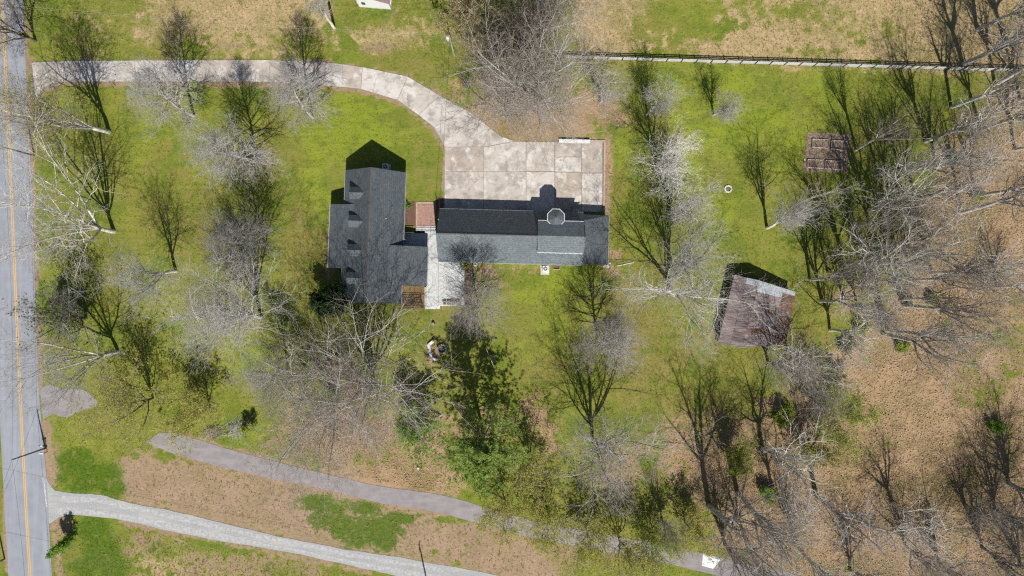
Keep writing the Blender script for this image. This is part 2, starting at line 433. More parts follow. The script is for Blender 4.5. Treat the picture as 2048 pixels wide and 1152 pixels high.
# lush dark grass patches
for e in ((660, 1030, 42, 32, 1.6), (700, 1055, 40, 30, 1.3), (725, 1015, 40, 16, 1.4), (770, 1065, 34, 34, 1.5), (790, 1035, 30, 14, 1.2), (630, 1008, 34, 18, 1.5), (720, 1085, 40, 14, 1.0), (820, 1035, 20, 8, 1.0), (150, 925, 38, 26, 1.5), (195, 950, 45, 24, 1.7), (225, 975, 22, 22, 1.6), (125, 955, 16, 18, 1.0), (165, 975, 40, 14, 1.0), (185, 1060, 34, 28, 1.7), (200, 1100, 36, 36, 1.6), (170, 1140, 30, 26, 1.2), (225, 1135, 40, 24, 1.3), (150, 1140, 30, 40, .6), (420, 1095, 120, 14, .5), (330, 1100, 60, 25, .45), (560, 1140, 60, 20, .5),
          (750, 20, 40, 30, .8), (700, 45, 30, 25, .6), (1150, 145, 60, 20, .35), (1320, 150, 60, 22, .5), (870, 30, 25, 30, .4), (905, 100, 16, 12, .8), (130, 600, 30, 45, .7), (200, 420, 60, 100, .35), (150, 280, 60, 50, .5), (1560, 190, 90, 40, .4), (1050, 640, 60, 60, .3), (1105, 620, 60, 60, .2), (505, 850, 16, 16, .6), (640, 560, 40, 40, .35), (200, 700, 70, 60, .4), (1600, 450, 80, 80, .4), (500, 200, 60, 50, .4)):
    lush = np.maximum(lush, ell(*e))
lush -= 0
# olive, moss-tinged and worn parts of the lawn
for e in ((600, 470, 45, 110, .7), (330, 330, 60, 60, .5), (560, 330, 60, 80, .5), (420, 430, 60, 60, .45), (350, 450, 80, 80, .5), (1290, 690, 60, 130, .8), (1260, 600, 60, 60, .6), (1080, 760, 60, 100, .55), (1050, 700, 60, 100, .4), (1180, 560, 90, 40, .3), (1400, 700, 70, 60, .6), (120, 700, 40, 60, .5), (110, 430, 30, 80, .4), (850, 340, 35, 60, .6), (1010, 560, 60, 25, .5), (470, 560, 80, 80, .4), (900, 640, 60, 50, .6), (1630, 700, 60, 60, .5), (1410, 850, 120, 80, .7), (1230, 330, 20, 100, .5), (760, 190, 90, 15, .3), (800, 120, 90, 20, .5), (430, 110, 200, 14, .4), (1560, 600, 60, 80, .4)):
    olive = np.maximum(olive, ell(*e))
for e in ((690, 260, 110, 60, .9), (620, 330, 40, 60, .5), (1440, 250, 90, 60, .8), (1530, 220, 60, 60, .7), (1450, 430, 60, 60, .5), (1240, 300, 25, 40, .6), (640, 390, 50, 50, .6), (1580, 300, 40, 60, .6), (490, 860, 70, 30, .5), (500, 720, 60, 60, .5), (1060, 590, 40, 30, .4), (1100, 660, 50, 60, .5), (1130, 560, 90, 40, .5), (1380, 350, 60, 60, .6), (1300, 180, 80, 40, .6), (760, 320, 60, 60, .5), (720, 220, 90, 30, .6), (1480, 160, 90, 30, .6), (1640, 200, 60, 60, .6), (300, 250, 60, 40, .5), (480, 400, 40, 40, .4), (1060, 690, 60, 60, .4), (150, 230, 40, 30, .4), (280, 300, 40, 60, .3)):
    bright = np.maximum(bright, ell(*e))
def along(pts, half, w):
    d = np.full(PX.shape, 1e9)
    for (x1, y1), (x2, y2) in zip(pts, pts[1:]):
        L2 = (x2 - x1) ** 2 + (y2 - y1) ** 2; tt = np.clip(((PX - x1) * (x2 - x1) + (PY - y1) * (y2 - y1)) / L2, 0, 1)
        d = np.minimum(d, np.hypot(PX - x1 - tt * (x2 - x1), PY - y1 - tt * (y2 - y1)))
    return w * np.clip(1.5 - d / half, 0, 1)
for pl, hw_, wt in (([(41, 0), (58, 230), (63, 380), (72, 600), (80, 780)], 7, 1.0), ([(92, 850), (97, 960)], 9, 1.2), ([(105, 1045), (120, 1152)], 7, .9),
                    ([(70, 205), (90, 180), (130, 166), (640, 171), (722, 181), (795, 203), (868, 258), (888, 296), (885, 400)], 5, .9), ([(130, 119), (650, 122), (815, 150), (930, 214)], 4, .7), ([(1213, 283), (1212, 420)], 8, 1.0),
                    ([(300, 885), (500, 950), (760, 1008), (890, 1030)], 7, 1.1), ([(330, 862), (500, 907), (750, 967), (890, 990)], 5, .8), ([(240, 1044), (500, 1096), (740, 1144)], 6, .9), ([(260, 1003), (500, 1056), (760, 1106), (960, 1146)], 5, .9), ([(-12, 0), (2, 700), (10, 900), (14, 1152)], 6, .9)):
    bare = np.maximum(bare, along(pl, hw_, wt))
ZONES = {k: np.clip(v, 0, 1.6) for k, v in dict(dry=dry, litter=litter, lush=lush, bare=bare, olive=olive, bright=bright).items()}

def ground_material():
    m, nn, ll, b = _nt('ground_cover')
    k = N(nn, ll); co = k.pos()
    def attr(name):
        a = nn.new("ShaderNodeAttribute"); a.attribute_name = name
        s = nn.new("ShaderNodeSeparateColor"); ll.new(a.outputs["Color"], s.inputs[0]); return s.outputs
    za, zb = attr('zone_a'), attr('zone_b')
    n_big = k.noise(co, 0.07, 2.0, 0.6); n_lo = k.noise(co, 0.2, 3.0, 0.62); n_mid = k.noise(co, 0.6, 3.0, 0.65); n_fine = k.noise(co, 1.9, 3.0, 0.72); n_pt = k.noise(co, 6.5, 1.0, 0.7)
    streak = k.noise(k.scale(co, (0.10, 1.3, 1.0)), 1.0, 2.0, 0.65)
    wob = k.math('ADD', k.math('MULTIPLY', k.math('SUBTRACT', n_mid, 0.5), 2.4), k.math('ADD', k.math('MULTIPLY', k.math('SUBTRACT', n_fine, 0.5), 1.6), k.math('MULTIPLY', k.math('SUBTRACT', n_lo, 0.5), 2.4)))
    def w(z, lo=0.25, hi=0.7): return k.smooth(k.math('ADD', z, k.math('MULTIPLY', wob, k.smooth(z, 0.0, 0.4))), lo, hi)
    def lay(c, f, amt, col): return k.mix(k.math('MULTIPLY', f, amt), c, col)
    # lawn
    c = k.mix(k.smooth(n_lo, 0.36, 0.64), (0.128, 0.175, 0.020), (0.212, 0.222, 0.036))
    c = lay(c, k.smooth(n_big, 0.42, 0.62), 0.5, (0.21, 0.185, 0.048))
    c = lay(c, w(zb[1]), 0.75, (0.205, 0.168, 0.052))
    c = lay(c, w(zb[2]), 0.65, (0.205, 0.275, 0.016))
    tracks = k.noise(k.scale(co, (1.5, 0.05, 1.0)), 1.0, 2.0, 0.6)
    c = lay(c, k.math('MULTIPLY', k.smooth(tracks, 0.5, 0.62), k.smooth(zb[1], 0.2, 0.8)), 0.55, (0.26, 0.20, 0.09))
    c = lay(c, k.smooth(streak, 0.48, 0.72), 0.4, (0.095, 0.135, 0.018))
    c = lay(c, k.smooth(n_mid, 0.5, 0.7), 0.5, (0.25, 0.225, 0.062))
    c = lay(c, k.smooth(n_mid, 0.48, 0.3), 0.45, (0.085, 0.125, 0.016))
    c = lay(c, k.smooth(n_fine, 0.53, 0.75), 0.6, (0.082, 0.112, 0.02))
    c = lay(c, k.smooth(n_fine, 0.45, 0.25), 0.5, (0.28, 0.28, 0.062))
    c = lay(c, k.smooth(n_pt, 0.56, 0.78), 0.6, (0.27, 0.235, 0.10))
    # hay meadow
    hay = k.mix(k.smooth(n_lo, 0.35, 0.65), (0.43, 0.31, 0.175), (0.325, 0.26, 0.125))
    hay = lay(hay, k.smooth(n_big, 0.48, 0.62), 0.55, (0.215, 0.195, 0.07))
    hay = lay(hay, k.smooth(n_mid, 0.5, 0.7), 0.6, (0.50, 0.37, 0.21))
    hay = lay(hay, k.smooth(n_fine, 0.5, 0.7), 0.6, (0.22, 0.17, 0.065))
    hay = lay(hay, k.smooth(n_fine, 0.46, 0.28), 0.6, (0.56, 0.44, 0.27))
    hay = lay(hay, k.smooth(n_pt, 0.55, 0.75), 0.4, (0.17, 0.13, 0.05))
    c = k.mix(w(za[0]), c, hay)
    # pinkish verge
    dirt = k.mix(k.smooth(n_lo, 0.35, 0.65), (0.345, 0.240, 0.165), (0.275, 0.200, 0.125))
    dirt = lay(dirt, k.smooth(n_fine, 0.5, 0.7), 0.6, (0.20, 0.145, 0.085))
    dirt = lay(dirt, k.smooth(n_fine, 0.45, 0.28), 0.6, (0.46, 0.345, 0.25))
    dirt = lay(dirt, k.smooth(n_mid, 0.56, 0.68), 0.7, (0.145, 0.16, 0.04))
    c = k.mix(w(zb[0]), c, dirt)
    # lush patches
    lg = k.mix(k.smooth(n_fine, 0.35, 0.65), (0.045, 0.098, 0.007), (0.095, 0.15, 0.014))
    lg = lay(lg, k.smooth(n_mid, 0.55, 0.7), 0.7, (0.21, 0.18, 0.07))
    lg = lay(lg, k.smooth(n_pt, 0.55, 0.75), 0.5, (0.16, 0.2, 0.03))
    c = lay(c, w(za[2], 0.3, 0.85), 0.92, lg)
    # leaf litter
    lf = k.mix(k.smooth(n_lo, 0.36, 0.64), (0.235, 0.158, 0.080), (0.375, 0.245, 0.150))
    lf = lay(lf, k.smooth(n_big, 0.5, 0.62), 0.45, (0.125, 0.125, 0.032))
    lf = lay(lf, k.smooth(n_mid, 0.5, 0.7), 0.5, (0.13, 0.105, 0.045))
    lf = lay(lf, k.smooth(n_fine, 0.48, 0.7), 0.7, (0.36, 0.245, 0.155))
    lf = lay(lf, k.smooth(n_pt, 0.5, 0.72), 0.7, (0.46, 0.33, 0.235))
    lf = lay(lf, k.smooth(n_pt, 0.42, 0.28), 0.45, (0.09, 0.068, 0.04))
    c = lay(c, w(za[1]), 0.9, lf)
    ll.new(c, b.inputs["Base Color"])
    b.inputs["Roughness"].default_value = 0.95; b.inputs["Specular IOR Level"].default_value = 0.1
    ll.new(k.bump(k.noise(co, 3.5, 1.0, 0.75), 0.65, 0.14), b.inputs["Normal"])
    return m

ax_x = np.concatenate([[-900, -400, -180, -120], gx, [120, 180, 400, 900]])
ax_y = np.concatenate([[-900, -400, -160, -90], gy, [90, 160, 400, 900]])
AX, AY = np.meshgrid(ax_x, ax_y)
rng0 = np.random.default_rng(5)
relief = blur(rng0.random(GX.shape) - 0.5, 6) * 0.25
AZ = np.pad(relief, 4, mode='constant') - 0.03
nyv, nxv = AX.shape
idx = np.arange(nyv * nxv).reshape(nyv, nxv)
quads = np.stack([idx[:-1, :-1], idx[:-1, 1:], idx[1:, 1:], idx[1:, :-1]], -1).reshape(-1, 4)
gme = np_mesh("ground", np.stack([AX, AY, np.minimum(AZ, -0.005)], -1).reshape(-1, 3), quads, smooth=True)
def zone_attr(me, name, keys):
    a = me.color_attributes.new(name, 'FLOAT_COLOR', 'POINT')
    arr = np.ones((nyv * nxv, 4), np.float32)
    for i, kk in enumerate(keys): arr[:, i] = np.pad(ZONES[kk], 4, mode='edge').ravel()
    a.data.foreach_set("color", arr.ravel())
zone_attr(gme, 'zone_a', ('dry', 'litter', 'lush')); zone_attr(gme, 'zone_b', ('bare', 'olive', 'bright'))
gme.materials.append(ground_material())
ground = link_mesh("ground", gme, None); tag(ground, kind="structure")

# ---------------------------------------------------------------- road, lane, gravel, driveway
def smooth_line(pts, n=8):
    pts = [Vector((p[0], p[1], 0)) for p in pts]; out = []
    for i in range(len(pts) - 1):
        p0 = pts[max(i - 1, 0)]; p1 = pts[i]; p2 = pts[i + 1]; p3 = pts[min(i + 2, len(pts) - 1)]
        for j in range(n):
            t = j / n
            out.append(0.5 * ((2 * p1) + (p2 - p0) * t + (2 * p0 - 5 * p1 + 4 * p2 - p3) * t * t + (3 * p1 - p0 - 3 * p2 + p3) * t ** 3))
    out.append(pts[-1]); return out
def sheet(name, left, right, z, mat, rag=0.0, seed=1, kind="structure", parent=None, thick=0.0):
    """ribbon between two survey polylines"""
    rr = random.Random(seed)
    L = smooth_line(left); R = smooth_line(right); n = min(len(L), len(R))
    def rs(P):
        return [P[min(int(i * (len(P) - 1) / (n - 1) + 0.5), len(P) - 1)] for i in range(n)]
    L, R = rs(L), rs(R); V = []; F = []
    wl = wr = 0.0
    for i in range(n):
        wl = 0.7 * wl + rr.uniform(-1, 1) * rag; wr = 0.7 * wr + rr.uniform(-1, 1) * rag
        a = G(L[i].x, L[i].y + wl); c = G(R[i].x, R[i].y + wr)
        V += [(a.x, a.y, z), (c.x, c.y, z)]
    for i in range(n - 1): F.append((2 * i, 2 * i + 1, 2 * i + 3, 2 * i + 2))
    me = bpy.data.meshes.new(name); me.from_pydata(V, [], F); me.update()
    if me.polygons[0].normal.z < 0: me.flip_normals()
    me.materials.append(M[mat]); o = bpy.data.objects.new(name, me); COL.objects.link(o)
    if parent: o.parent = parent
    elif kind: tag(o, kind=kind)
    return o

mid = [(-16, -300), (4, 0), (15, 220), (22.5, 380), (31, 580), (40, 780), (49, 960), (60, 1152), (78, 1450)]
def offs(pts, d): return [(x + (d(y) if callable(d) else d), y) for x, y in pts]
road = sheet("road", offs(mid, -43), offs(mid, lambda y: 41 if y < 100 else (41 - 3 * min(1, max(0, (y - 380) / 400)) + (6 if y > 900 else 0))), 0.012, 'asphalt', rag=0.25, seed=3)
stripes = [sheet("centre_line", offs(mid, a), offs(mid, a + 1.6), 0.016, 'yellow', parent=road) for a in (-2.5, 0.9)]
edge = sheet("edge_line", [(84, 955), (88, 985), (92, 1014)], [(88, 955), (92, 985), (95, 1014)], 0.016, 'roadwhite', rag=0.3, parent=road)
gravel_lane = sheet("gravel_lane", [(90, 950), (104, 975), (125, 983), (200, 990), (260, 1006), (380, 1030), (500, 1060), (640, 1090), (760, 1110), (890, 1130), (1100, 1172), (1400, 1240)],
                    [(96, 1052), (104, 1044), (140, 1030), (240, 1040), (340, 1063), (430, 1079), (500, 1092), (640, 1118), (740, 1140), (830, 1160), (1000, 1195), (1300, 1265)], 0.008, 'gravel', rag=0.9, seed=4)
lane = sheet("asphalt_lane", [(318, 866), (352, 867), (385, 876), (500, 910), (640, 945), (750, 970), (890, 992), (1060, 1040), (1300, 1085), (1500, 1128), (1800, 1200)],
             [(290, 884), (325, 898), (360, 911), (500, 947), (640, 977), (760, 1005), (880, 1026), (1050, 1072), (1290, 1118), (1480, 1162), (1780, 1240)], 0.008, 'oldasphalt', rag=0.55, seed=6)

stub = sheet("asphalt_stub", [(80, 778), (100, 770), (128, 780), (160, 779), (196, 802)], [(86, 838), (108, 829), (132, 835), (158, 824), (190, 815)], 0.008, 'oldasphalt', rag=1.5, seed=9)
def between(L, R, f): return [(a[0] + (b[0] - a[0]) * f, a[1] + (b[1] - a[1]) * f) for a, b in zip(L, R)]
gl = [(125, 985), (200, 991), (260, 1006), (380, 1030), (500, 1060), (640, 1090), (760, 1110), (890, 1133)]
gr_ = [(112, 1036), (190, 1036), (250, 1043), (370, 1069), (490, 1091), (625, 1116), (745, 1140), (875, 1166)]
for f0_, f1_, sd in ((0.13, 0.37, 21), (0.60, 0.86, 22)):
    sheet("wheel_track", between(gl, gr_, f0_), between(gl, gr_, f1_), 0.012, 'graveltrack', rag=1.6, seed=sd, parent=gravel_lane)
# concrete drive: every slab is a part
drive_loc = G(560, 142)
sub = MB()
top = [(62, 124), (128, 122), (270, 121), (392, 120), (540, 120), (652, 125), (685, 128), (725, 134), (815, 153), (880, 191), (930, 218), (955, 235), (980, 256), (1005, 274), (1030, 283)]
bot = [(62, 196), (128, 163), (270, 163), (392, 163), (540, 164), (652, 171), (684, 174), (722, 178), (795, 200), (837, 230), (868, 255), (890, 294)]
def gp(poly): return [tuple(G(*p))[:2] for p in poly]
sub.prism(gp(top + [(1207, 283), (1207, 425), (886, 425)] + bot[::-1][0:1] + bot[::-1][1:]), -0.12, 0.006)
driveway = sub.build("driveway", 'joint'); tag(driveway, kind="structure")
def slab_part(poly, z=0.05, inset=0.04):
    pts = [Vector(p) for p in gp(poly)]; c = sum(pts, Vector((0, 0))) / len(pts)
    pts = [p + (c - p).normalized() * inset for p in pts]
    mb = MB(); mb.prism([tuple(p) for p in pts], -0.1, z); return mb.build("concrete_slab", 'concrete', driveway)
rs = random.Random(11)
apron = [(63, 125), (128, 122), (128, 163), (105, 166), (86, 176), (72, 198)]
slab_part(apron)
for i in range(1, 5): slab_part([top[i], top[i + 1], bot[i + 1], bot[i]], 0.05 + rs.uniform(-0.006, 0.006))
for i in range(5, 10):
    a, b2, c2, d = top[i], top[i + 1], bot[i + 1], bot[i]
    slab_part([a, b2, c2, d], 0.05 + rs.uniform(-0.006, 0.006))
slab_part([(930, 218), (955, 235), (980, 256), (1003, 273), (1028, 282.5), (967, 294), (890, 294), (868, 255)])
xs_ = [889, 967, 1052]
for i in range(2):
    for y0, y1 in ((294 if i == 0 else 283, 343), (343, 424)):
        slab_part(([(xs_[i], y0), (xs_[i + 1], y0)] if y0 != 283 else [(967, 294.5), (1028, 283), (1052, 283)]) + [(xs_[i + 1], y1), (xs_[i], y1)], 0.05 + rs.uniform(-0.008, 0.008))
for x0, x1, ys in ((1052, 1109.5, (283, 343, 424)), (1109.5, 1163, (283, 314, 344, 424)), (1163, 1205, (283, 346, 424))):
    for y0, y1 in zip(ys, ys[1:]):
        slab_part([(x0, y0), (x1, y0), (x1, y1), (x0, y1)], 0.05 + rs.uniform(-0.012, 0.012), 0.075)
kb = MB().prism(gp([(1163, 280.5), (1211, 280.5), (1211, 283.5), (1163, 283.5)]), -0.05, 0.16).build("kerb", 'kerb', driveway)
kb = MB().prism(gp([(1207.6, 284), (1211, 284), (1209, 424), (1205.8, 424)]), -0.05, 0.16).build("kerb", 'kerb', driveway)

# ---------------------------------------------------------------- buildings
class Frame:
    """local plan frame: u along one axis, v along the other, origin o"""
    def __init__(s, o, u, v): s.o, s.u, s.v = o, u, v
    def __call__(s, u, v, z): return (s.o.x + s.u.x * u + s.v.x * v, s.o.y + s.u.y * u + s.v.y * v, z)
    def inv(s, p): d = Vector((p.x - s.o.x, p.y - s.o.y)); return d.dot(Vector((s.u.x, s.u.y))), d.dot(Vector((s.v.x, s.v.y)))

def fbox(F, u0, u1, v0, v1, z0, z1, mb=None):
    mb = mb or MB(); mb.prism([F(u0, v0, 0)[:2], F(u1, v0, 0)[:2], F(u1, v1, 0)[:2], F(u0, v1, 0)[:2]], z0, z1); return mb
def uprism(F, prof, v0, v1):
    """profile in (u,z) run along v"""
    mb = MB(); a = [F(u, v0, z) for u, z in prof]; b = [F(u, v1, z) for u, z in prof]; mb.frustum(a, b); return mb
def vprism(F, prof, u0, u1):
    mb = MB(); a = [F(u0, v, z) for v, z in prof]; b = [F(u1, v, z) for v, z in prof]; mb.frustum(a, b); return mb
def window(F, root, axis, at, c, z0, z1, w, out):
    """window in a wall: axis 'u' = wall plane u=at facing out, else v=at"""
    def part(d0, d1, s0, s1, za, zb, name, mat, par):
        if axis == 'u': mb = fbox(F, min(at + out * d0, at + out * d1), max(at + out * d0, at + out * d1), c + s0, c + s1, za, zb)
        else: mb = fbox(F, c + s0, c + s1, min(at + out * d0, at + out * d1), max(at + out * d0, at + out * d1), za, zb)
        return mb.build(name, mat, par)
    pane = part(-0.03, 0.02, -w / 2, w / 2, z0, z1, "window", 'glass', root)
    fr = MB()
    t = 0.09
    for (s0, s1, za, zb) in ((-w / 2 - t, -w / 2, z0 - t, z1 + t), (w / 2, w / 2 + t, z0 - t, z1 + t), (-w / 2, w / 2, z1, z1 + t), (-w / 2, w / 2, z0 - t, z0), (-0.025, 0.025, z0, z1)):
        d0, d1 = -0.02, 0.06
        if axis == 'u': fbox(F, min(at + out * d0, at + out * d1), max(at + out * d0, at + out * d1), c + s0, c + s1, za, zb, fr)
        else: fbox(F, c + s0, c + s1, min(at + out * d0, at + out * d1), max(at + out * d0, at + out * d1), za, zb, fr)
    fr.build("frame", 'white', pane)

# --- main house with four west dormers
RT, RB = G(741.5, 334.3, 6.8), G(731.6, 606, 6.8)
vh = Vector((RT.x - RB.x, RT.y - RB.y)).normalized()
HF = Frame(RT, Vector((vh.y, -vh.x)), vh)
HL = (Vector((RT.x, RT.y)) - Vector((RB.x, RB.y))).length
house = thing("house", (*HF(0, -HL / 2, 0)[:2], 0), "dark grey shingled main house with a row of dormers, left of the deck", "house")
EV, RZ, HW = 2.95, 6.8, 4.93
def zs(u): return RZ - abs(u) * (RZ - EV) / HW
uprism(HF, [(-4.6, 0), (4.6, 0), (4.6, zs(4.6) - .2), (0, RZ - .2), (-4.6, zs(4.6) - .2)], -HL + .25, -.25).build("wall", 'siding', house)
roof = MB().slab([HF(0, 0, RZ), HF(HW, 0, EV), HF(HW, -HL, EV), HF(0, -HL, RZ)], .17).build("roof_slope", 'roof_x', house)
MB().slab([HF(0, 0, RZ), HF(-HW, 0, EV), HF(-HW, -HL, EV), HF(0, -HL, RZ)], .17).build("roof_slope", 'roof_x', house)
uprism(HF, [(-.16, RZ - .11), (0, RZ + .02), (.16, RZ - .11), (0, RZ - .09)], -HL, 0).build("ridge_cap", 'ridge', roof)
for s in (-1, 1):
    u0, u1 = (HW, HW + .06) if s > 0 else (-HW - .06, -HW)
    fbox(HF, u0, u1, -HL, 0, EV - .2, EV - .04).build("gutter", 'gutter', house)
# side wing towards the deck
wa, wb = HF.inv(G(855.8, 493.7, 3.4)), HF.inv(G(853.7, 572.2, 3.4))
WU, WN, WS = (wa[0] + wb[0]) / 2, wa[1], wb[1]
u_j = 2.85
MB().slab([HF(u_j, WN, zs(u_j) + .01), HF(WU, WN, 3.4), HF(WU, WS, 3.4), HF(u_j, WS, zs(u_j) + .01)], .17).build("wing_roof", 'roof_x', house)
uprism(HF, [(u_j + .2, 0), (WU - .3, 0), (WU - .3, 3.25), (u_j + .2, zs(u_j) - .2)], WS + .25, WN - .25).build("wing_wall", 'siding', house)
fbox(HF, WU, WU + .1, WS, WN, 3.17, 3.33).build("gutter", 'gutter', house)
# front porch on the west side
pa, pb = HF.inv(G(660.8, 408.4, 3.1)), HF.inv(G(655.1, 535.3, 3.1))
PU, PN, PS = (pa[0] + pb[0]) / 2, pa[1], pb[1]
u_p = -2.95
MB().slab([HF(u_p, PN, zs(u_p) + .01), HF(PU, PN, 3.05), HF(PU, PS, 3.05), HF(u_p, PS, zs(u_p) + .01)], .15).build("porch_roof", 'roof_x', house)
fbox(HF, PU - .1, PU, PS, PN, 2.85, 3.0).build("gutter", 'gutter', house)
fbox(HF, PU + .25, -4.6, PS + .2, PN - .2, 0, .35).build("porch_floor", 'wood', house)
for i in range(5):
    v = PS + .4 + (PN - PS - .8) * i / 4
    fbox(HF, PU + .3, PU + .46, v - .08, v + .08, .35, 2.98).build("porch_post", 'white', house)
# dormers
for py in (384.3, 441.0, 499.5, 555.5):
    p = HF.inv(G(699.3 - (py - 384) * .037, py, 5.95)); dv = p[1]; uw, ue = -3.5, -1.09
    dz, de, hw = 5.95, 5.22, .98
    ee = -(RZ - de) / ((RZ - EV) / HW)
    wall = MB()
    wall.frustum([HF(uw + .15, dv - hw + .15, zs(uw + .15) - .1), HF(uw + .15, dv + hw - .15, zs(uw + .15) - .1), HF(ee - .05, dv + hw - .15, zs(uw) - .1), HF(ee - .05, dv - hw + .15, zs(uw) - .1)][::-1],
                 [HF(uw + .15, dv - hw + .15, de - .02), HF(uw + .15, dv + hw - .15, de - .02), HF(ee - .05, dv + hw - .15, de - .02), HF(ee - .05, dv - hw + .15, de - .02)][::-1])
    wall.frustum([HF(uw + .15, dv - hw + .15, de - .02), HF(uw + .15, dv + hw - .15, de - .02), HF(uw + .15, dv, dz - .14)], [HF(ue - .3, dv - hw + .15, de - .02), HF(ue - .3, dv + hw - .15, de - .02), HF(ue - .3, dv, dz - .14)])
    dorm = wall.build("dormer", 'siding', house)
    for s in (1, -1):
        MB().slab([HF(uw, dv, dz), HF(ue, dv, dz), HF(ee, dv + s * hw, de), HF(uw, dv + s * hw, de)], .1).build("dormer_roof", 'roof_x', dorm)
    # window facing west
    fbox(HF, uw + .10, uw + .14, dv - .42, dv + .42, zs(uw) + .15, de - .08).build("dormer_window", 'glass', dorm)
for v in (-3.0, -7.5, -10.3): window(HF, house, 'u', 4.6, v, 1.0, 2.3, 1.1, 1)
for v in (-2.4, -18.5): window(HF, house, 'u', -4.6, v, 1.0, 2.3, 1.1, -1)
for u in (-2.5, 2.5): window(HF, house, 'v', -.25, u, 1.0, 2.3, 1.1, 1); window(HF, house, 'v', -HL + .25, u, 1.0, 2.3, 1.1, -1)
for v in (WS + 1.8, WN - 1.8): window(HF, house, 'u', WU - .3, v, 1.0, 2.2, 1.2, 1)
pv = HF.inv(G(772.8, 437.0, 4.9)); pz = zs(pv[0])
q = HF(pv[0], pv[1], pz)
MB().tube((q[0], q[1], pz - .1), (q[0], q[1], pz + .35), .07, .07).build("vent_pipe", 'palestone', house)
cdp = HF.inv(G(803, 478, 3.2)); q = HF(4.98, cdp[1], 0)
MB().box((q[0] + .1, q[1], 1.5), (.09, .09, 2.7)).build("downspout", 'white', house)

# --- garage with raised loft and octagonal turret
GA, GB = G(872.1, 466.1, 6.7), G(1076.1, 471.3, 6.7)
ug = Vector((GB.x - GA.x, GB.y - GA.y)).normalized()
GF = Frame(GA, ug, Vector((-ug.y, ug.x)))
garage = thing("garage", (*GF(13.5, 0, 0)[:2], 0), "long grey shingled garage with raised loft and octagonal turret, south of the parking pad", "garage")
GR, GE, GH, GL = 6.7, 2.38, 4.31, 23.5
def zg(v): return GR - abs(v) * (GR - GE) / GH
vprism(GF, [(-4.0, 0), (4.0, 0), (4.0, zg(4.0) - .2), (0, GR - .2), (-4.0, zg(4.0) - .2)], .3, GL - .15).build("wall", 'siding', garage)
groof = MB().slab([GF(0, 0, GR), GF(GL, 0, GR), GF(GL, GH, GE), GF(0, GH, GE)], .18).build("roof_slope", 'roof_y', garage)
MB().slab([GF(0, 0, GR), GF(GL, 0, GR), GF(GL, -GH, GE), GF(0, -GH, GE)], .18).build("roof_slope", 'roof_y', garage)
vprism(GF, [(-.15, GR - .12), (0, GR + .02), (.15, GR - .12), (0, GR - .1)], 0, 16.0).build("ridge_cap", 'ridge', groof)
for s in (1, -1):
    v0, v1 = (GH, GH + .06) if s > 0 else (-GH - .06, -GH)
    fbox(GF, 0, GL, v0, v1, GE - .19, GE - .04).build("gutter", 'gutter', garage)
# lean-to at the east end with a clipped north corner
EU, EN, ES, EZ, TZ = 27.7, 3.95, -4.15, 2.3, 3.45
MB().slab([GF(GL, EN - 1.05, TZ), GF(EU, EN, EZ), GF(EU, ES, EZ), GF(GL, ES, TZ)], .16).build("lean_to_roof", 'roof_x', garage)
MB().slab([GF(GL, EN - 1.05, TZ), GF(GL, EN + .05, 2.36), GF(EU, EN, EZ)], .16).build("lean_to_roof", 'roof_y', garage)
vprism(GF, [(ES + .25, 0), (EN - .25, 0), (EN - .25, 2.1), (ES + .25, 2.1)], GL - .1, EU - .25).build("lean_to_wall", 'siding', garage)
MB().frustum([GF(GL, ES + .25, 2.1), GF(EU - .25, ES + .25, 2.1), GF(GL, ES + .25, TZ - .2)], [GF(GL, EN - 1.3, 2.1), GF(EU - .25, EN - 1.3, 2.1), GF(GL, EN - 1.3, TZ - .2)]).build("lean_to_wall", 'siding', garage)
fbox(GF, EU, EU + .05, ES, EN, EZ - .17, EZ - .03).build("gutter", 'gutter', garage)
# raised loft
LU0, LU1, LV, LE, LR = 16.0, 23.25, 2.52, 5.2, 6.78
loft = vprism(GF, [(-LV + .15, 3.9), (LV - .15, 3.9), (LV - .15, LE - .1), (0, LR - .2), (-LV + .15, LE - .1)], LU0 + .2, LU1 - .2).build("loft_wall", 'siding', garage)
for s in (1, -1):
    MB().slab([GF(LU0, 0, LR), GF(LU1, 0, LR), GF(LU1, s * LV, LE), GF(LU0, s * LV, LE)], .14).build("loft_roof", 'roof_y', loft)
    v0, v1 = (LV, LV + .08) if s > 0 else (-LV - .08, -LV)
    fbox(GF, LU0, LU1, v0, v1, LE - .17, LE - .02).build("gutter", 'white', loft)
for i in range(9):
    fbox(GF, LU0 + .35 + i * .82, LU0 + .47 + i * .82, -LV - .14, -LV - .08, LE - .15, LE - .03).build("gutter_bracket", 'white', loft)
# turret
tc = GF.inv(G(1111.9, 435.1, 5.5)); tr = 1.42
def octo(r, z, n=8): return [GF(tc[0] + r * math.sin((i + .5) * math.pi / 4), tc[1] + r * math.cos((i + .5) * math.pi / 4), z) for i in range(n)][::-1]
tur = MB(); tur.frustum(octo(tr - .18, 1.8), octo(tr - .18, 5.45)); turret = tur.build("turret", 'siding', garage)
apex = GF(tc[0], tc[1], 6.25); ring = octo(tr, 5.5)
for i in range(8):
    MB().slab([ring[i], ring[(i + 1) % 8], apex], .1).build("turret_roof", 'roof_x', turret)
fas = MB(); o1, o0 = octo(tr + .085, 0), octo(tr + .003, 0)
for i in range(8):
    j = (i + 1) % 8
    fas.prism([o0[i][:2], o0[j][:2], o1[j][:2], o1[i][:2]], 5.34, 5.53)
fas.build("fascia", 'white', turret)
MB().tube((apex[0], apex[1], 6.2), (apex[0], apex[1], 6.5), .06, .02).build("finial", 'darkmetal', turret)
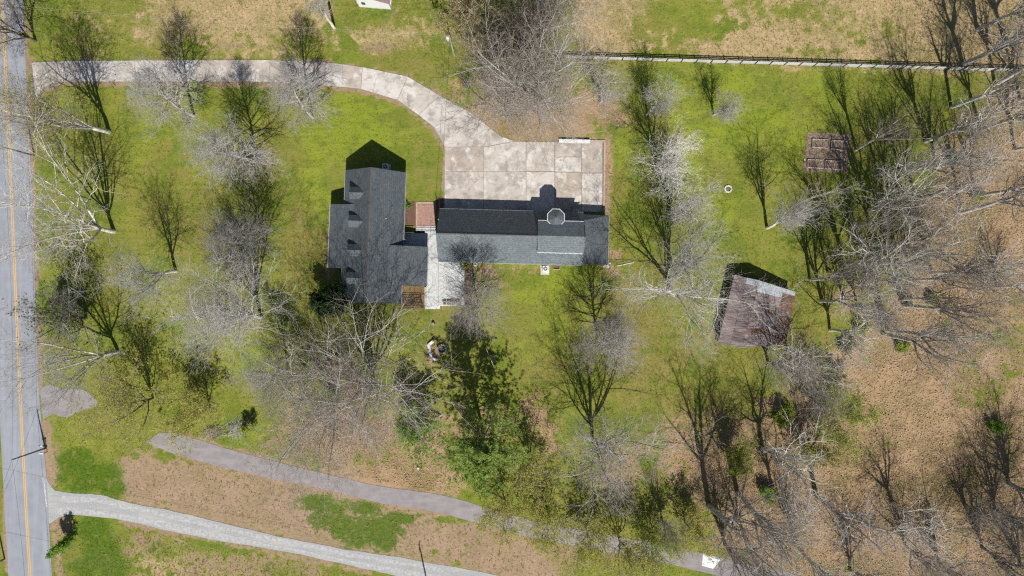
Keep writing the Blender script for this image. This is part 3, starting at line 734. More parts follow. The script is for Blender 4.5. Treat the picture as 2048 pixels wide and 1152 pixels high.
for i in (6, 7, 0, 1):
    a, b3 = octo(tr - .17, 0)[i], octo(tr - .17, 0)[(i + 1) % 8]
    c = ((a[0] + b3[0]) / 2, (a[1] + b3[1]) / 2); rz = math.atan2(b3[1] - a[1], b3[0] - a[0])
    MB().box((c[0], c[1], 4.5), (.62, .05, 1.1), rz).build("turret_window", 'glass', turret)
# garage doors and windows
for u in (3.5, 8.0, 12.5):
    dr = fbox(GF, u - 1.35, u + 1.35, 3.99, 4.06, .02, 2.05).build("garage_door", 'white', garage)
    for z in (.5, 1.0, 1.5): fbox(GF, u - 1.33, u + 1.33, 4.055, 4.075, z, z + .42).build("door_panel", 'white', dr)
for u in (4.5, 9.5, 14.5, 20): window(GF, garage, 'v', -4.0, u, 1.0, 2.05, 1.2, -1)
for v in (-1.5, 1.5): window(GF, garage, 'u', .3, v, 1.0, 2.1, 1.0, -1)
q = GF(.1, 2.6, 0)
MB().tube((*GF(.15, 2.3, 0)[:2], 2.6), (*GF(.15, 2.3, 0)[:2], 5.6), .045).build("service_mast", 'steel', garage)

# --- rusty barn
B = [G(1468.7, 550, 2.3), G(1591, 584, 2.1), G(1572, 689, 2.1), G(1438, 684, 2.3)]
BRn, BRs = G(1519.3, 561.1, 3.5), G(1484, 696, 3.5)
SWl = G(1436, 686, 2.3)
barn = thing("barn", (*((B[0] + B[2]) / 2)[:2], 0), "old barn with rusted sheet metal roof under bare trees", "barn")
M['rust_purple'] = simple('rust_purple', (0.12, 0.09, 0.085), (0.29, 0.235, 0.23), 1.4, 0.75, 0.3, 5, randmix=0.3, stretch=(0.5, 4, 1))
M['rust_orange'] = simple('rust_orange', (0.20, 0.105, 0.066), (0.14, 0.088, 0.07), 2.0, 0.8, 0.3, 6, randmix=0.2)
M['silver_sheet'] = simple('silver_sheet', (0.44, 0.48, 0.52), (0.34, 0.36, 0.38), 1.5, 0.45, spec=0.5, randmix=0.1)
M['greywood'] = simple('grey_barn_wood', (0.20, 0.17, 0.15), (0.13, 0.11, 0.1), 3.0, 0.9, 0.4, 6, stretch=(3, 3, .4))
def lerp(a, b, t): return a + (b - a) * t
wl = [lerp(p, (B[0] + B[2]) / 2, .05) for p in (B[0], B[1], B[2], SWl)]
def wallpanel(a, b, za, zb, name):
    d = (b - a).normalized(); nrm = Vector((d.y, -d.x, 0)) * .06
    mb = MB(); mb.frustum([a.xy.to_3d() + nrm, b.xy.to_3d() + nrm, b.xy.to_3d() - nrm, a.xy.to_3d() - nrm][::-1],
                          [Vector((*(a.xy.to_3d() + nrm).xy, za)), Vector((*(b.xy.to_3d() + nrm).xy, zb)), Vector((*(b.xy.to_3d() - nrm).xy, zb)), Vector((*(a.xy.to_3d() - nrm).xy, za))][::-1])
    return mb.build(name, 'greywood', barn)
rn, rs2 = lerp(BRn, BRs, .04), lerp(BRs, BRn, .1)
wallpanel(wl[3], wl[0], 2.1, 2.1, "wall"); wallpanel(wl[1], wl[2], 1.95, 1.95, "wall")
wallpanel(wl[0], rn, 2.1, 3.2, "wall"); wallpanel(rn, wl[1], 3.2, 1.95, "wall")
wallpanel(wl[2], rs2, 1.95, 3.2, "wall")
wallpanel(lerp(rs2, wl[3], .0), lerp(rs2, wl[3], .3), 3.2, 2.8, "wall")
rb = random.Random(4)
def sheets(e0, e1, r0, r1, n, rows, pick):
    for i in range(n):
        for j in range(rows):
            t0, t1 = i / n, (i + 1) / n + (.012 if i < n - 1 else 0); s0, s1 = j / rows, (j + 1) / rows + (.02 if j < rows - 1 else 0)
            P = lambda t, s: lerp(lerp(e0, e1, t), lerp(r0, r1, t), s)
            lift = Vector((0, 0, .012 * ((i + j) % 2) + .02 * (rows - 1 - j) * 0 + rb.uniform(0, .02) + .025 * j))
            mb = MB(); nrib = 4
            for r in range(nrib):
                ta, tb = t0 + (t1 - t0) * r / nrib, t0 + (t1 - t0) * (r + 1) / nrib
                zz = .018 if r % 2 else 0
                mb.slab([P(ta, s0) + lift + Vector((0, 0, zz)), P(tb, s0) + lift + Vector((0, 0, zz)), P(tb, s1) + lift + Vector((0, 0, zz)), P(ta, s1) + lift + Vector((0, 0, zz))], .03)
            mb.build("metal_sheet", pick(i, j), barn)
sheets(B[0], SWl, BRn, BRs, 13, 2, lambda i, j: 'rust_purple' if not (i == 0 and j == 1) and rb.random() < .98 else 'silver_sheet')
def pick_e(i, j):
    if i == 0: return 'silver_sheet'
    if i == 1 and j >= 1: return 'silver_sheet'
    return 'rust_orange' if (j == 0 and rb.random() < .8) or rb.random() < .18 else 'rust_purple'
sheets(B[1], B[2], BRn, BRs, 13, 3, pick_e)

# --- neighbour's white cottage at the top edge
cot = thing("cottage", (*G(745, -40)[:2], 0), "small white cottage with brown roof cut off by the top edge", "house")
c0, c1 = G(719, 14), G(782, 19); dd = (c1 - c0).normalized(); nn_ = Vector((-dd.y, dd.x, 0)); wdt = (c1 - c0).length
CF = Frame(c0, dd, nn_)
uprism(CF, [(0, 0), (wdt, 0), (wdt, 2.4), (wdt * .42, 4.0), (0, 2.7)], 0, 9).build("wall", 'white', cot)
pk = wdt * .42
for pts in (([pk, 4.15], [wdt + .3, 2.4]), ([pk, 4.15], [-.5, 2.75])):
    (ua, za), (ub, zb) = pts
    MB().slab([CF(ua, -.12, za), CF(ub, -.12, zb), CF(ub, 9.3, zb), CF(ua, 9.3, za)], .12).build("roof_slope", 'neighbourroof', cot)
fbox(CF, wdt + .3, wdt + .42, -.1, 9.3, 2.2, 2.4).build("gutter", 'white', cot)
fbox(CF, .7, 1.3, -.05, .01, 1.2, 2.1).build("window", 'glass', cot)

# ---------------------------------------------------------------- deck, patio, pergola
dk = thing("deck", (*G(865, 550)[:2], 0), "pale grey board deck between the house and the garage", "deck")
ZD = .5
def decking(poly, z, vertical=True, pitch=.15, w=.142, name="deck_boards"):
    """boards clipped to an axis-aligned survey rectangle, joined"""
    (x0, y0), (x1, y1) = poly; a, b = G(x0, y1), G(x1, y0); mb = MB()
    rr = random.Random(int(x0 * 7 + y0))
    if vertical:
        n = int((b.x - a.x) / pitch)
        for i in range(n):
            x = a.x + i * pitch; zz = z + rr.uniform(-.004, .004)
            mb.prism([(x, a.y), (x + w, a.y), (x + w, b.y), (x, b.y)], z - .04, zz)
    else:
        n = int((b.y - a.y) / pitch)
        for i in range(n):
            y = a.y + i * pitch; zz = z + rr.uniform(-.004, .004)
            mb.prism([(a.x, y), (b.x, y), (b.x, y + w), (a.x, y + w)], z - .04, zz)
    o = mb.build(name, 'deck', dk); tag(o, kind="stuff"); return o
decking(((853.5, 463), (877.5, 611)), ZD)
decking(((850, 574), (853.3, 611)), ZD)
decking(((877.7, 523), (929, 610)), ZD - .001, vertical=False)
decking(((809, 467), (853.3, 500)), ZD)
base = MB()
base.prism(gp([(854, 464), (877, 464), (877, 524), (928.5, 524), (928.5, 609.5), (851, 610.5), (851, 575), (854, 575)]), 0, ZD - .05)
base.build("deck_frame", 'wood', dk)
MB().prism(gp([(809.5, 467.5), (853.6, 467.5), (853.6, 500), (809.5, 500)]), 0, ZD - .05).build("deck_frame", 'wood', dk)
for i, y in enumerate((611.2, 614.6)):
    MB().prism(gp([(850.5, y), (880, y), (880, y + 3.3), (850.5, y + 3.3)]), 0, ZD - .17 * (i + 1)).build("step", 'deck', dk)
for i, y in enumerate((462.6, 459.4, 456.2)):
    MB().prism(gp([(832.5, y - 3.0), (871, y - 3.0), (871, y), (832.5, y)]), 0, ZD - .12 * (i + 1)).build("step_riser", 'darkwood', dk)
    MB().prism(gp([(832.3, y - 3.1), (871.2, y - 3.1), (871.2, y - 1.4), (832.3, y - 1.4)]), ZD - .12 * (i + 1) + .002, ZD - .12 * (i + 1) + .04).build("step", 'white', dk)
MB().prism(gp([(877.7, 610.2), (945, 610.2), (945, 611.8), (877.7, 611.8)]), 0, ZD + .02).build("deck_edge", 'white', dk)
MB().prism(gp([(851, 463), (853.2, 463), (853.2, 500), (851, 500)]), ZD - .03, ZD + .02).build("deck_edge", 'white', dk)
rail = thing("deck_railing", (*G(819, 466)[:2], 0), "short dark railing with balusters beside the brick patio steps", "railing")
a, b = G(809.5, 466.5), G(830, 466.5)
MB().box(((a.x + b.x) / 2, a.y, ZD + .06), (b.x - a.x, .1, .09)).build("bottom_rail", 'white', rail)
MB().box(((a.x + b.x) / 2, a.y + .02, ZD + .98), (b.x - a.x, .11, .06)).build("top_rail", 'darkwood', rail)
for i in range(10):
    MB().box((a.x + .12 + i * (b.x - a.x - .24) / 9, a.y, ZD + .53), (.045, .045, .85)).build("baluster", 'white', rail)
# brick patio
pat = MB().prism(gp([(831.5, 403.5), (871.5, 403.5), (871.5, 455.5), (831.5, 455.5)]), -.1, .03).build("patio", 'joint'); tag(pat, kind="structure")
a, b = G(835.5, 455), G(871.2, 408); mb = MB(); j = 0; y = a.y; rr = random.Random(3)
while y + .1 < b.y:
    x = a.x - (.1 if j % 2 else 0)
    while x < b.x:
        x0 = max(x, a.x); x1 = min(x + .2, b.x)
        if x1 - x0 > .03: mb.prism([(x0, y), (x1, y), (x1, y + .095), (x0, y + .095)], 0, .055 + rr.uniform(-.004, .005))
        x += .206
    y += .101; j += 1
o = mb.build("patio_bricks", 'brick', pat); tag(o, kind="stuff")
mb = MB(); a, b = G(832, 455), G(835.2, 404); y = a.y
while y + .1 < b.y:
    mb.prism([(a.x, y), (b.x, y), (b.x, y + .1), (a.x, y + .1)], 0, .075 + rr.uniform(-.006, .006)); y += .107
a, b = G(835.6, 407.4), G(871.2, 404); x = a.x
while x + .1 < b.x:
    mb.prism([(x, a.y), (x + .1, a.y), (x + .1, b.y), (x, b.y)], 0, .075 + rr.uniform(-.006, .006)); x += .107
o = mb.build("border_bricks", 'brickedge', pat); tag(o, kind="stuff")
for nm, poly, mt in (("mulch_bed", [(809, 404), (831, 404), (831, 452), (809, 452)], 'mulch'), ("leaf_bed", [(803, 572), (849.5, 572), (849.5, 618), (803, 618)], 'deadleaf_bed'),
                     ("mulch_bed", [(929.5, 526), (946, 526), (945, 610), (929.5, 610)], 'mulch'), ("mulch_bed", [(871.5, 394), (886, 394), (886, 424), (871.5, 424)], 'mulch'),
                     ("garden_plot", [(1615.4, 264), (1703, 268), (1694.6, 345), (1604, 344)], 'soil')):
    tag(MB().prism(gp(poly), -.08, .03).build(nm, mt), kind="structure")
# dark slatted trellis lying over the leaf bed
per = thing("trellis", (*G(825, 604)[:2], 0), "dark slatted wooden trellis frame over the leaf bed beside the deck steps", "trellis")
ta = [G(804.5, 594.5, .9), G(840.5, 594.5, .9), G(845.2, 615, .9), G(808, 615, .9)]
for i in range(7):
    p, q = lerp(ta[0], ta[3], i / 6), lerp(ta[1], ta[2], i / 6)
    d = (q - p); MB().box(((p.x + q.x) / 2, (p.y + q.y) / 2, .9), (d.length, .075, .06), math.atan2(d.y, d.x)).build("slat", 'darkwood', per)
for t in (.02, .5, .98):
    p, q = lerp(ta[0], ta[1], t), lerp(ta[3], ta[2], t); d = q - p
    MB().box(((p.x + q.x) / 2, (p.y + q.y) / 2, .96), (d.length, .09, .06), math.atan2(d.y, d.x)).build("cross_bar", 'darkwood', per)
for p in ta: MB().box((p.x, p.y, .45), (.09, .09, .9)).build("leg", 'darkwood', per)

# ---------------------------------------------------------------- yard things
def ac_unit(px, py, label, padpoly):
    p = G(px, py); r = thing("air_conditioner", p, label, "air conditioner", "outdoor air conditioning units")
    MB().prism(gp(padpoly), -.02, .1).build("pad", 'concrete', r)
    MB().box((p.x, p.y, .52), (.9, .9, .84)).build("casing", 'white', r, .03)
    fan = MB().tube((p.x, p.y, .94), (p.x, p.y, .965), .36, .36, 20).build("fan_grille", 'darkmetal', r)
    MB().tube((p.x, p.y, .965), (p.x, p.y, .99), .1, .08, 12).build("hub", 'steel', fan)
    for i in range(4):
        an = i * math.pi / 2 + .4
        MB().box((p.x + math.cos(an) * .21, p.y + math.sin(an) * .21, .972), (.24, .09, .012), an).build("blade", 'steel', fan)
ac_unit(1090.2, 537.5, "white air conditioning unit with dark fan on pad south of the garage", [(1081, 530.8), (1098.5, 530.8), (1098.5, 549.5), (1081, 549.5)])
ac_unit(772.5, 334.5, "air conditioning unit in the shadow of the house's north gable", [(764.5, 328.5), (781.5, 328.5), (781.5, 341.5), (764.5, 341.5)])
cr = thing("wooden_crate", G(1113, 535), "small open wooden crate against the garage wall beside the air conditioner", "crate")
c = G(1113, 535)
for dx, dy, sx, sy in ((0, .31, 1.05, .05), (0, -.31, 1.05, .05), (.5, 0, .05, .57), (-.5, 0, .05, .57)):
    MB().box((c.x + dx, c.y + dy, .16), (sx, sy, .32)).build("side_board", 'palestone' if dy < 0 else 'wood', cr)
MB().box((c.x, c.y, .06), (.95, .57, .05)).build("bottom_board", 'mulch', cr)
d = G(951.8, 529.5)
dish = thing("rain_barrel", d, "round bluish grey barrel at the garage's south wall near the deck", "barrel")
MB().tube(d, (d.x, d.y, .8), .3, .3, 16).build("body", 'steel', dish)
MB().tube((d.x, d.y, .8), (d.x, d.y, .84), .32, .3, 16).build("lid", 'steel', dish)
MB().tube((d.x, d.y, .84), (d.x, d.y, .87), .12, .12, 12).build("cap", 'darkmetal', dish)
# long white bench beside the parking pad
p0, p1 = G(1117.5, 283), G(1180, 284.3)
bn = thing("long_bench", (*((p0 + p1) / 2)[:2], 0), "long white slab bench at the top edge of the parking pad", "bench")
rz = math.atan2(p1.y - p0.y, p1.x - p0.x)
MB().box(((p0.x + p1.x) / 2, (p0.y + p1.y) / 2, .5), ((p1 - p0).length, .62, .08), rz).build("seat", 'white', bn, .015)
for t in (.05, .35, .65, .95):
    c = lerp(p0, p1, t); MB().box((c.x, c.y, .23), (.1, .5, .46), rz).build("leg", 'darkwood', bn)
# three-sided bench round the fire pit
cb = thing("fire_pit_bench", G(861, 702), "white three-sided bench beside the stone fire pit", "bench")
pts = [G(867.3, 681.5, .45), G(857.3, 690.8, .45), G(862, 716, .45), G(875.5, 721, .45)]
def miter(i, w):
    p = pts[i]; d0 = (pts[i] - pts[max(i - 1, 0)]); d1 = (pts[min(i + 1, 3)] - pts[i])
    d0 = d0.normalized() if d0.length else d1.normalized(); d1 = d1.normalized() if d1.length else d0
    t = (d0 + d1).normalized(); n_ = Vector((-t.y, t.x, 0)); return n_ * (w / max(.5, n_.dot(Vector((-d1.y, d1.x, 0)))))
for i in range(3):
    a0, a1, b0, b1 = pts[i] + miter(i, .22), pts[i] - miter(i, .22), pts[i + 1] + miter(i + 1, .22), pts[i + 1] - miter(i + 1, .22)
    MB().prism([x.xy[:] for x in (a0, a1, b1, b0)], .39, .45).build("seat", 'white', cb)
    for t in (.15, .85):
        c = lerp(pts[i], pts[i + 1], t); MB().box((c.x, c.y, .195), (.3, .1, .39), math.atan2((pts[i + 1] - pts[i]).y, (pts[i + 1] - pts[i]).x) + math.pi / 2).build("leg", 'white', cb)
def stone_ring(px, py, r, n, hgt, mat, label, rows=1):
    c = G(px, py); rt = thing("fire_pit", c, label, "fire pit"); rr = random.Random(int(px))
    MB().tube((c.x, c.y, -.05), (c.x, c.y, .04), r, r, 24).build("ash_bed", 'ash', rt)
    for k in range(rows):
        for i in range(n):
            a = 2 * math.pi * (i + .5 * k) / n; rr_ = r + .02 * rr.uniform(-1, 1)
            MB().box((c.x + math.cos(a) * rr_, c.y + math.sin(a) * rr_, hgt * (k + .5) / rows), (.22, 2 * math.pi * r / n * .92, hgt / rows - .01), a).build("stone", mat, rt, .02)
stone_ring(884, 697.8, .72, 14, .42, 'stone', "dark stone fire pit ring beside the white three-sided bench", 2)
stone_ring(1456, 378, .54, 12, .2, 'palestone', "pale stone fire ring out on the open lawn")
st = thing("tree_stump", G(867, 648), "small cut stump in the grass north of the fire pit", "stump"); c = G(867, 648)
MB().tube(c, (c.x, c.y, .5), .3, .25, 12).build("trunk", 'bark_brown', st); MB().tube((c.x, c.y, .5), (c.x, c.y, .515), .24, .23, 12).build("cut_face", 'wood', st)
# garden play pole
pp = thing("garden_pole", G(979, 714), "white pole with orange ball lying in the shade beside a green pole", "pole")
a, b = G(971.5, 695.5, .4), G(988, 733.5, .4)
MB().tube(a, b, .06).build("shaft", 'white', pp); MB().tube(lerp(a, b, .42), lerp(a, b, .5), .2, .2, 12).build("ball", 'orange', pp)
MB().tube(a, lerp(a, b, .12), .09).build("grip", 'yellow', pp)
for p in (a, b): MB().tube((p.x, p.y, 0), p, .05).build("foot", 'darkwood', pp)
gp2 = thing("green_pole", G(984, 710), "dark green garden pole lying right of the white pole", "pole")
a, b = G(978.5, 690.5, .25), G(989, 729, .25)
MB().tube(a, b, .07).build("shaft", 'darkmetal', gp2); MB().tube(lerp(a, b, .45), lerp(a, b, .62), .11).build("sleeve", 'greenplastic', gp2)
for p in (a, b): MB().tube((p.x, p.y, 0), p, .05).build("foot", 'darkwood', gp2)
# raised beds
Z = lambda x, y: (1580 + x / 9.6, 240 + y / 9.6)
beds = [([Z(420, 370), Z(740, 388), Z(718, 545), Z(415, 522)], "upper left raised garden bed with pale board edging"), ([Z(785, 395), Z(1075, 415), Z(1070, 590), Z(772, 560)], "upper right raised garden bed with pale board edging"),
        ([Z(325, 765), Z(635, 775), Z(635, 930), Z(325, 915)], "lower left raised garden bed with pale board edging"), ([Z(670, 780), Z(975, 800), Z(960, 960), Z(665, 935)], "lower right raised garden bed with pale board edging")]
for poly, lab in beds:
    P = [G(*p) for p in poly]; c = sum(P, Vector()) / 4
    r = thing("raised_bed", c, lab, "garden bed", "raised beds in the garden plot")
    MB().prism([p.xy[:] for p in P], 0, .2).build("soil", 'soil', r)
    for i in range(4):
        p, q = P[i], P[(i + 1) % 4]; d = q - p
        MB().box(((p.x + q.x) / 2, (p.y + q.y) / 2, .17), (d.length + .05, .07, .34), math.atan2(d.y, d.x)).build("side_board", 'wood' if i % 2 else 'palestone', r)
for i, (px, py, lab) in enumerate(((1616.5, 262, "thin dark stake at the garden plot's top left corner"), (1603, 322, "dark post with white cap at the garden plot's left edge"), (1704, 266, "thin dark stake at the garden plot's top right corner"), (1636, 262, "thin dark stake on the garden plot's top edge"))):
    p = G(px, py); r = thing("garden_stake", p, lab, "stake", "stakes round the garden plot")
    MB().tube(p, (p.x, p.y, 1.1), .04, .035, 6).build("shaft", 'darkwood', r)
    MB().tube((p.x, p.y, 1.1), (p.x, p.y, 1.2), .09 if i == 1 else .045, .09 if i == 1 else .03, 8).build("cap", 'white' if i == 1 else 'darkwood', r)

# rail fence along the hay field
f0, f1 = G(1126, 116.8), G(2110, 146)
fence = thing("rail_fence", (*((f0 + f1) / 2)[:2], 0), "long white rail fence with dark posts between lawn and hay field", "fence")
nb = int((f1 - f0).length / 2.455); fd = (f1 - f0).normalized(); frz = math.atan2(fd.y, fd.x)
def shared(mesh_o, loc, rz, parent):
    o = mesh_o.copy(); COL.objects.link(o); o.parent = parent; o.location = loc; o.rotation_euler = (0, 0, rz); return o
post_me = MB().box((0, 0, .74), (.17, .17, 1.5)).build("post", 'darkwood', None); rail_me = MB().box((0, 0, 0), (2.34, .04, .21)).build("rail", 'fencewhite', None)
off = root_loc(fence)
for i in range(nb + 1):
    p = f0 + fd * 2.455 * i
    o = post_me if i == 0 else post_me.copy()
    if i: COL.objects.link(o)
    o.parent = fence; o.location = (p.x - off.x, p.y - off.y, -.01); o.rotation_euler = (0, 0, frz)
first = True
for i in range(nb):
    p = f0 + fd * 2.455 * (i + .5)
    for z in (.18, .52, .86, 1.2):
        o = rail_me if first else rail_me.copy()
        if not first: COL.objects.link(o)
        first = False
        o.parent = fence; o.location = (p.x - off.x, p.y - off.y, z); o.rotation_euler = (0, 0, frz)

# utility poles, lines, mailboxes
def pole(px, py, h, label, mat='polewood', arm=True, can=False, lean=(0, 0), extra=True):
    p = G(px, py); t = Vector((p.x + lean[0], p.y + lean[1], h)); r = thing("utility_pole", p, label, "utility pole", "utility poles")
    MB().tube((p.x, p.y, -.1), t, .15, .1, 10).build("shaft", mat, r)
    if arm:
        MB().box((t.x, t.y, h - .35), (.12, 1.5, .12)).build("cross_arm", mat, r)
        for d in (-.6, 0, .6): MB().tube((t.x, t.y + d, h - .29), (t.x, t.y + d, h - .1), .05, .03, 6).build("insulator", 'steel', r)
    if can:
        c = Vector((t.x - .32, t.y - .1, h - .9))
        MB().tube(c - Vector((0, 0, .45)), c + Vector((0, 0, .45)), .26, .26, 14).build("transformer", 'steel', r)
        MB().tube(c + Vector((0, 0, .45)), c + Vector((0, 0, .55)), .26, .1, 14).build("transformer_lid", 'white', r)
    return t
tA = pole(908.5, 111, 8.9, "bleached utility pole with white transformer can above the driveway bend", 'polepale', False, True)
tB = pole(69, 311.5, 7.1, "thin dark utility pole beside the road below the driveway entrance", arm=False)
tC = pole(90.5, 896.6, 7.6, "dark utility pole beside the two white mailboxes", arm=False)
tD = pole(9, 1118, 9.0, "utility pole on the far left verge near the bottom left corner", arm=False)
tE = pole(861, 1196, 10.5, "utility pole just below the bottom edge beside the gravel lane")
tB2 = Vector((*G(-20, -140)[:2], 7.5)); tOff = Vector((*G(140, 1500)[:2], 8))
def line(a, b, sag, label, mat='blackwire', r=.018):
    mb = MB(); prev = None; n = 14
    for i in range(n + 1):
        t = i / n; p = lerp(Vector(a), Vector(b), t) - Vector((0, 0, sag * 4 * t * (1 - t)))
        if prev is not None: mb.tube(prev, p, r, r, 4)
        prev = p
    o = mb.build("overhead_wire", mat, None); tag(o, label, "wire", "overhead wires"); return o
line(tB, tC, .9, "dark wire over the road between the two roadside poles")
line(tB, tB2, .9, "dark wire running from the upper roadside pole to the top edge")
line(tC, tD, .6, "dark wire crossing the road from the mailbox pole to the far verge")
line(tC, tOff, .9, "dark wire running from the mailbox pole to the bottom edge")
wl_ = Vector((*G(-60, 40)[:2], 8.5))
line(tA - Vector((0, 0, .1)), wl_, .8, "upper pale wire running left from the transformer pole", 'wire', .009)
line(tA - Vector((0, 0, .9)), wl_ - Vector((0, 0, .8)), .8, "lower pale wire running left from the transformer pole", 'wire', .009)
line(tA - Vector((0, 0, 1.2)), Vector((*GF(.15, 2.3, 0)[:2], 5.5)), .7, "service wire from the transformer pole to the garage mast", 'blackwire', .02)
line(tE - Vector((0, 0, .3)), Vector((*G(-60, 1000)[:2], 8)), .9, "thin wire crossing above the gravel lane", 'blackwire', .014)
for i, (px, py, lab) in enumerate(((92, 888.5, "upper white mailbox on a post at the road edge"), (94.5, 903.5, "lower white mailbox on a post at the road edge"))):
    p = G(px, py); r = thing("mailbox", p, lab, "mailbox", "mailboxes at the road")
    MB().box((p.x, p.y, .5), (.1, .1, 1.0)).build("post", 'darkwood', r)
    MB().box((p.x - .12, p.y, .98), (.6, .1, .05)).build("bracket", 'darkwood', r)
    prof = [(-.12, 1.01), (.12, 1.01), (.12, 1.15), (.08, 1.24), (0, 1.27), (-.08, 1.24), (-.12, 1.15)]
    mb = MB(); mb.frustum([(p.x - .45, p.y + v, z) for v, z in prof], [(p.x + .18, p.y + v, z) for v, z in prof]); mb.build("box", 'white', r)
    MB().box((p.x - .1, p.y - .14, 1.18), (.16, .02, .05)).build("flag", 'orange', r)
p = G(128.5, 100.5); r = thing("marker_post", p, "thin dark marker post in the verge north of the driveway entrance", "post")
MB().tube(p, (p.x, p.y, 1.6), .05, .045, 6).build("shaft", 'darkwood', r); MB().box((p.x, p.y, 1.62), (.14, .14, .06)).build("cap", 'darkwood', r)
# little things
def rock(px, py, s, label, mat='palestone', group=None):
    rr = random.Random(int(px * 3 + py)); c = G(px, py); mb = MB(); k = 7
    rings = []
    for z, f in ((-.05, .85), (.35, 1.0), (.75, .7)):
        rings.append([(c.x + math.cos(i * 2 * math.pi / k) * s * f * rr.uniform(.8, 1.1), c.y + math.sin(i * 2 * math.pi / k) * s * f * rr.uniform(.75, 1.05), z * s) for i in range(k)])
    mb.frustum(rings[0], rings[1]); mb.f = [f for f in mb.f if f != tuple(range(k, 2 * k))]
    o = len(mb.v); mb.v += rings[2]
    mb.f += [(k + i, k + (i + 1) % k, o + (i + 1) % k, o + i) for i in range(k)] + [tuple(range(o, o + k))]
    tag(mb.build("rock", mat, None), label, "rock", group)
rock(836.8, 936.3, .32, "single pale rock in the leaf litter beside the lower lane")
for px, py, s, w_ in ((1211, 528, .3, "rock nearest the wall"), (1215, 532.5, .36, "largest rock"), (1208.5, 533, .25, "lowest left rock"), (1219.5, 526.5, .22, "smallest rightmost rock")):
    rock(px, py, s, "pale " + w_ + " of the four at the garage's lower right corner", group="rocks at the garage corner")
a, b = G(1234, 532, .06), G(1266, 525, .06)
pi = thing("drain_pipe", (*((a + b) / 2)[:2], 0), "white drain pipe lying on the lawn right of the garage", "pipe")
MB().tube(a, b, .055).build("tube", 'white', pi); MB().tube(b, b + (b - a).normalized() * .1, .07).build("coupling", 'white', pi)
# white tarp on the lower lane
tv = [G(1406, 1106), G(1441, 1117), G(1434, 1129), G(1426, 1137), G(1404, 1131)]
c = sum(tv, Vector()) / 5; rr = random.Random(2); V = [(c.x, c.y, .32)]; Fs = []
for k in range(1, 5):
    for i in range(20):
        f = i / 4; p = lerp(tv[int(f) % 5], tv[(int(f) + 1) % 5], f - int(f)); q = lerp(c, p, k / 4)
        V.append((q.x, q.y, .03 if k == 4 else .3 - .05 * k + rr.uniform(-.05, .07)))
for i in range(20): Fs.append((0, 1 + i, 1 + (i + 1) % 20))
for k in range(3):
    for i in range(20): Fs.append((1 + 20 * k + i, 21 + 20 * k + i, 21 + 20 * k + (i + 1) % 20, 1 + 20 * k + (i + 1) % 20))
mb = MB(); mb.v = V; mb.f = Fs; tag(mb.build("tarp", 'tarp', None), "crumpled white tarp lying on the lower lane under bare trees", "tarp")
# flower pots by the deck
for px, py, s, lab in ((889.5, 606, .34, "round white planter at the deck's lower edge"), (935, 548, .28, "dark square planter in the mulch bed right of the deck")):
    p = G(px, py, .5 if s > .3 else 0); r = thing("planter", p, lab, "planter"); z0 = .5 if s > .3 else .03
    MB().tube((p.x, p.y, z0), (p.x, p.y, z0 + .5), s * .75, s, 14 if s > .3 else 4).build("pot", 'white' if s > .3 else 'darkmetal', r)
    MB().tube((p.x, p.y, z0 + .5), (p.x, p.y, z0 + .512), s * .8, s * .8, 14 if s > .3 else 4).build("soil", 'mulch', r)
a, b = G(894, 601.5, .5), G(922, 609.5, .5)
bb = thing("deck_bench", (*((a + b) / 2)[:2], .5), "grey slatted bench at the deck's lower edge beside the white planter", "bench")
for i in range(4):
    y = a.y - (a.y - b.y) * (i + .5) / 4; MB().box(((a.x + b.x) / 2, y, .95), (b.x - a.x, .12, .04)).build("slat", 'wood', bb)
for x in (a.x + .15, b.x - .15): MB().box((x, (a.y + b.y) / 2, .71), (.1, .5, .42)).build("leg", 'darkwood', bb)

# ---------------------------------------------------------------- trees
def unit(a): return a / np.maximum(np.linalg.norm(a, axis=-1, keepdims=True), 1e-9)

def grow_lines(rng, p0, d, L, S, jit, up, sag=0.0):
    """polylines: (N,S+1,3)"""
    n = len(p0); P = np.empty((n, S + 1, 3)); P[:, 0] = p0; d = unit(d)
    for s in range(S):
        d = d + rng.normal(0, jit, (n, 3)); d[:, 2] += up - sag * s
        d = unit(d); P[:, s + 1] = P[:, s] + d * (L / S)[:, None]
    return P

class Level:
    def __init__(s, P, r0, r1):
        S = P.shape[1] - 1; t = np.linspace(0, 1, S + 1)
        s.P = P; s.R = r0[:, None] + (r1 - r0)[:, None] * t[None, :]
        s.L = np.linalg.norm(np.diff(P, axis=1), axis=2).sum(1)

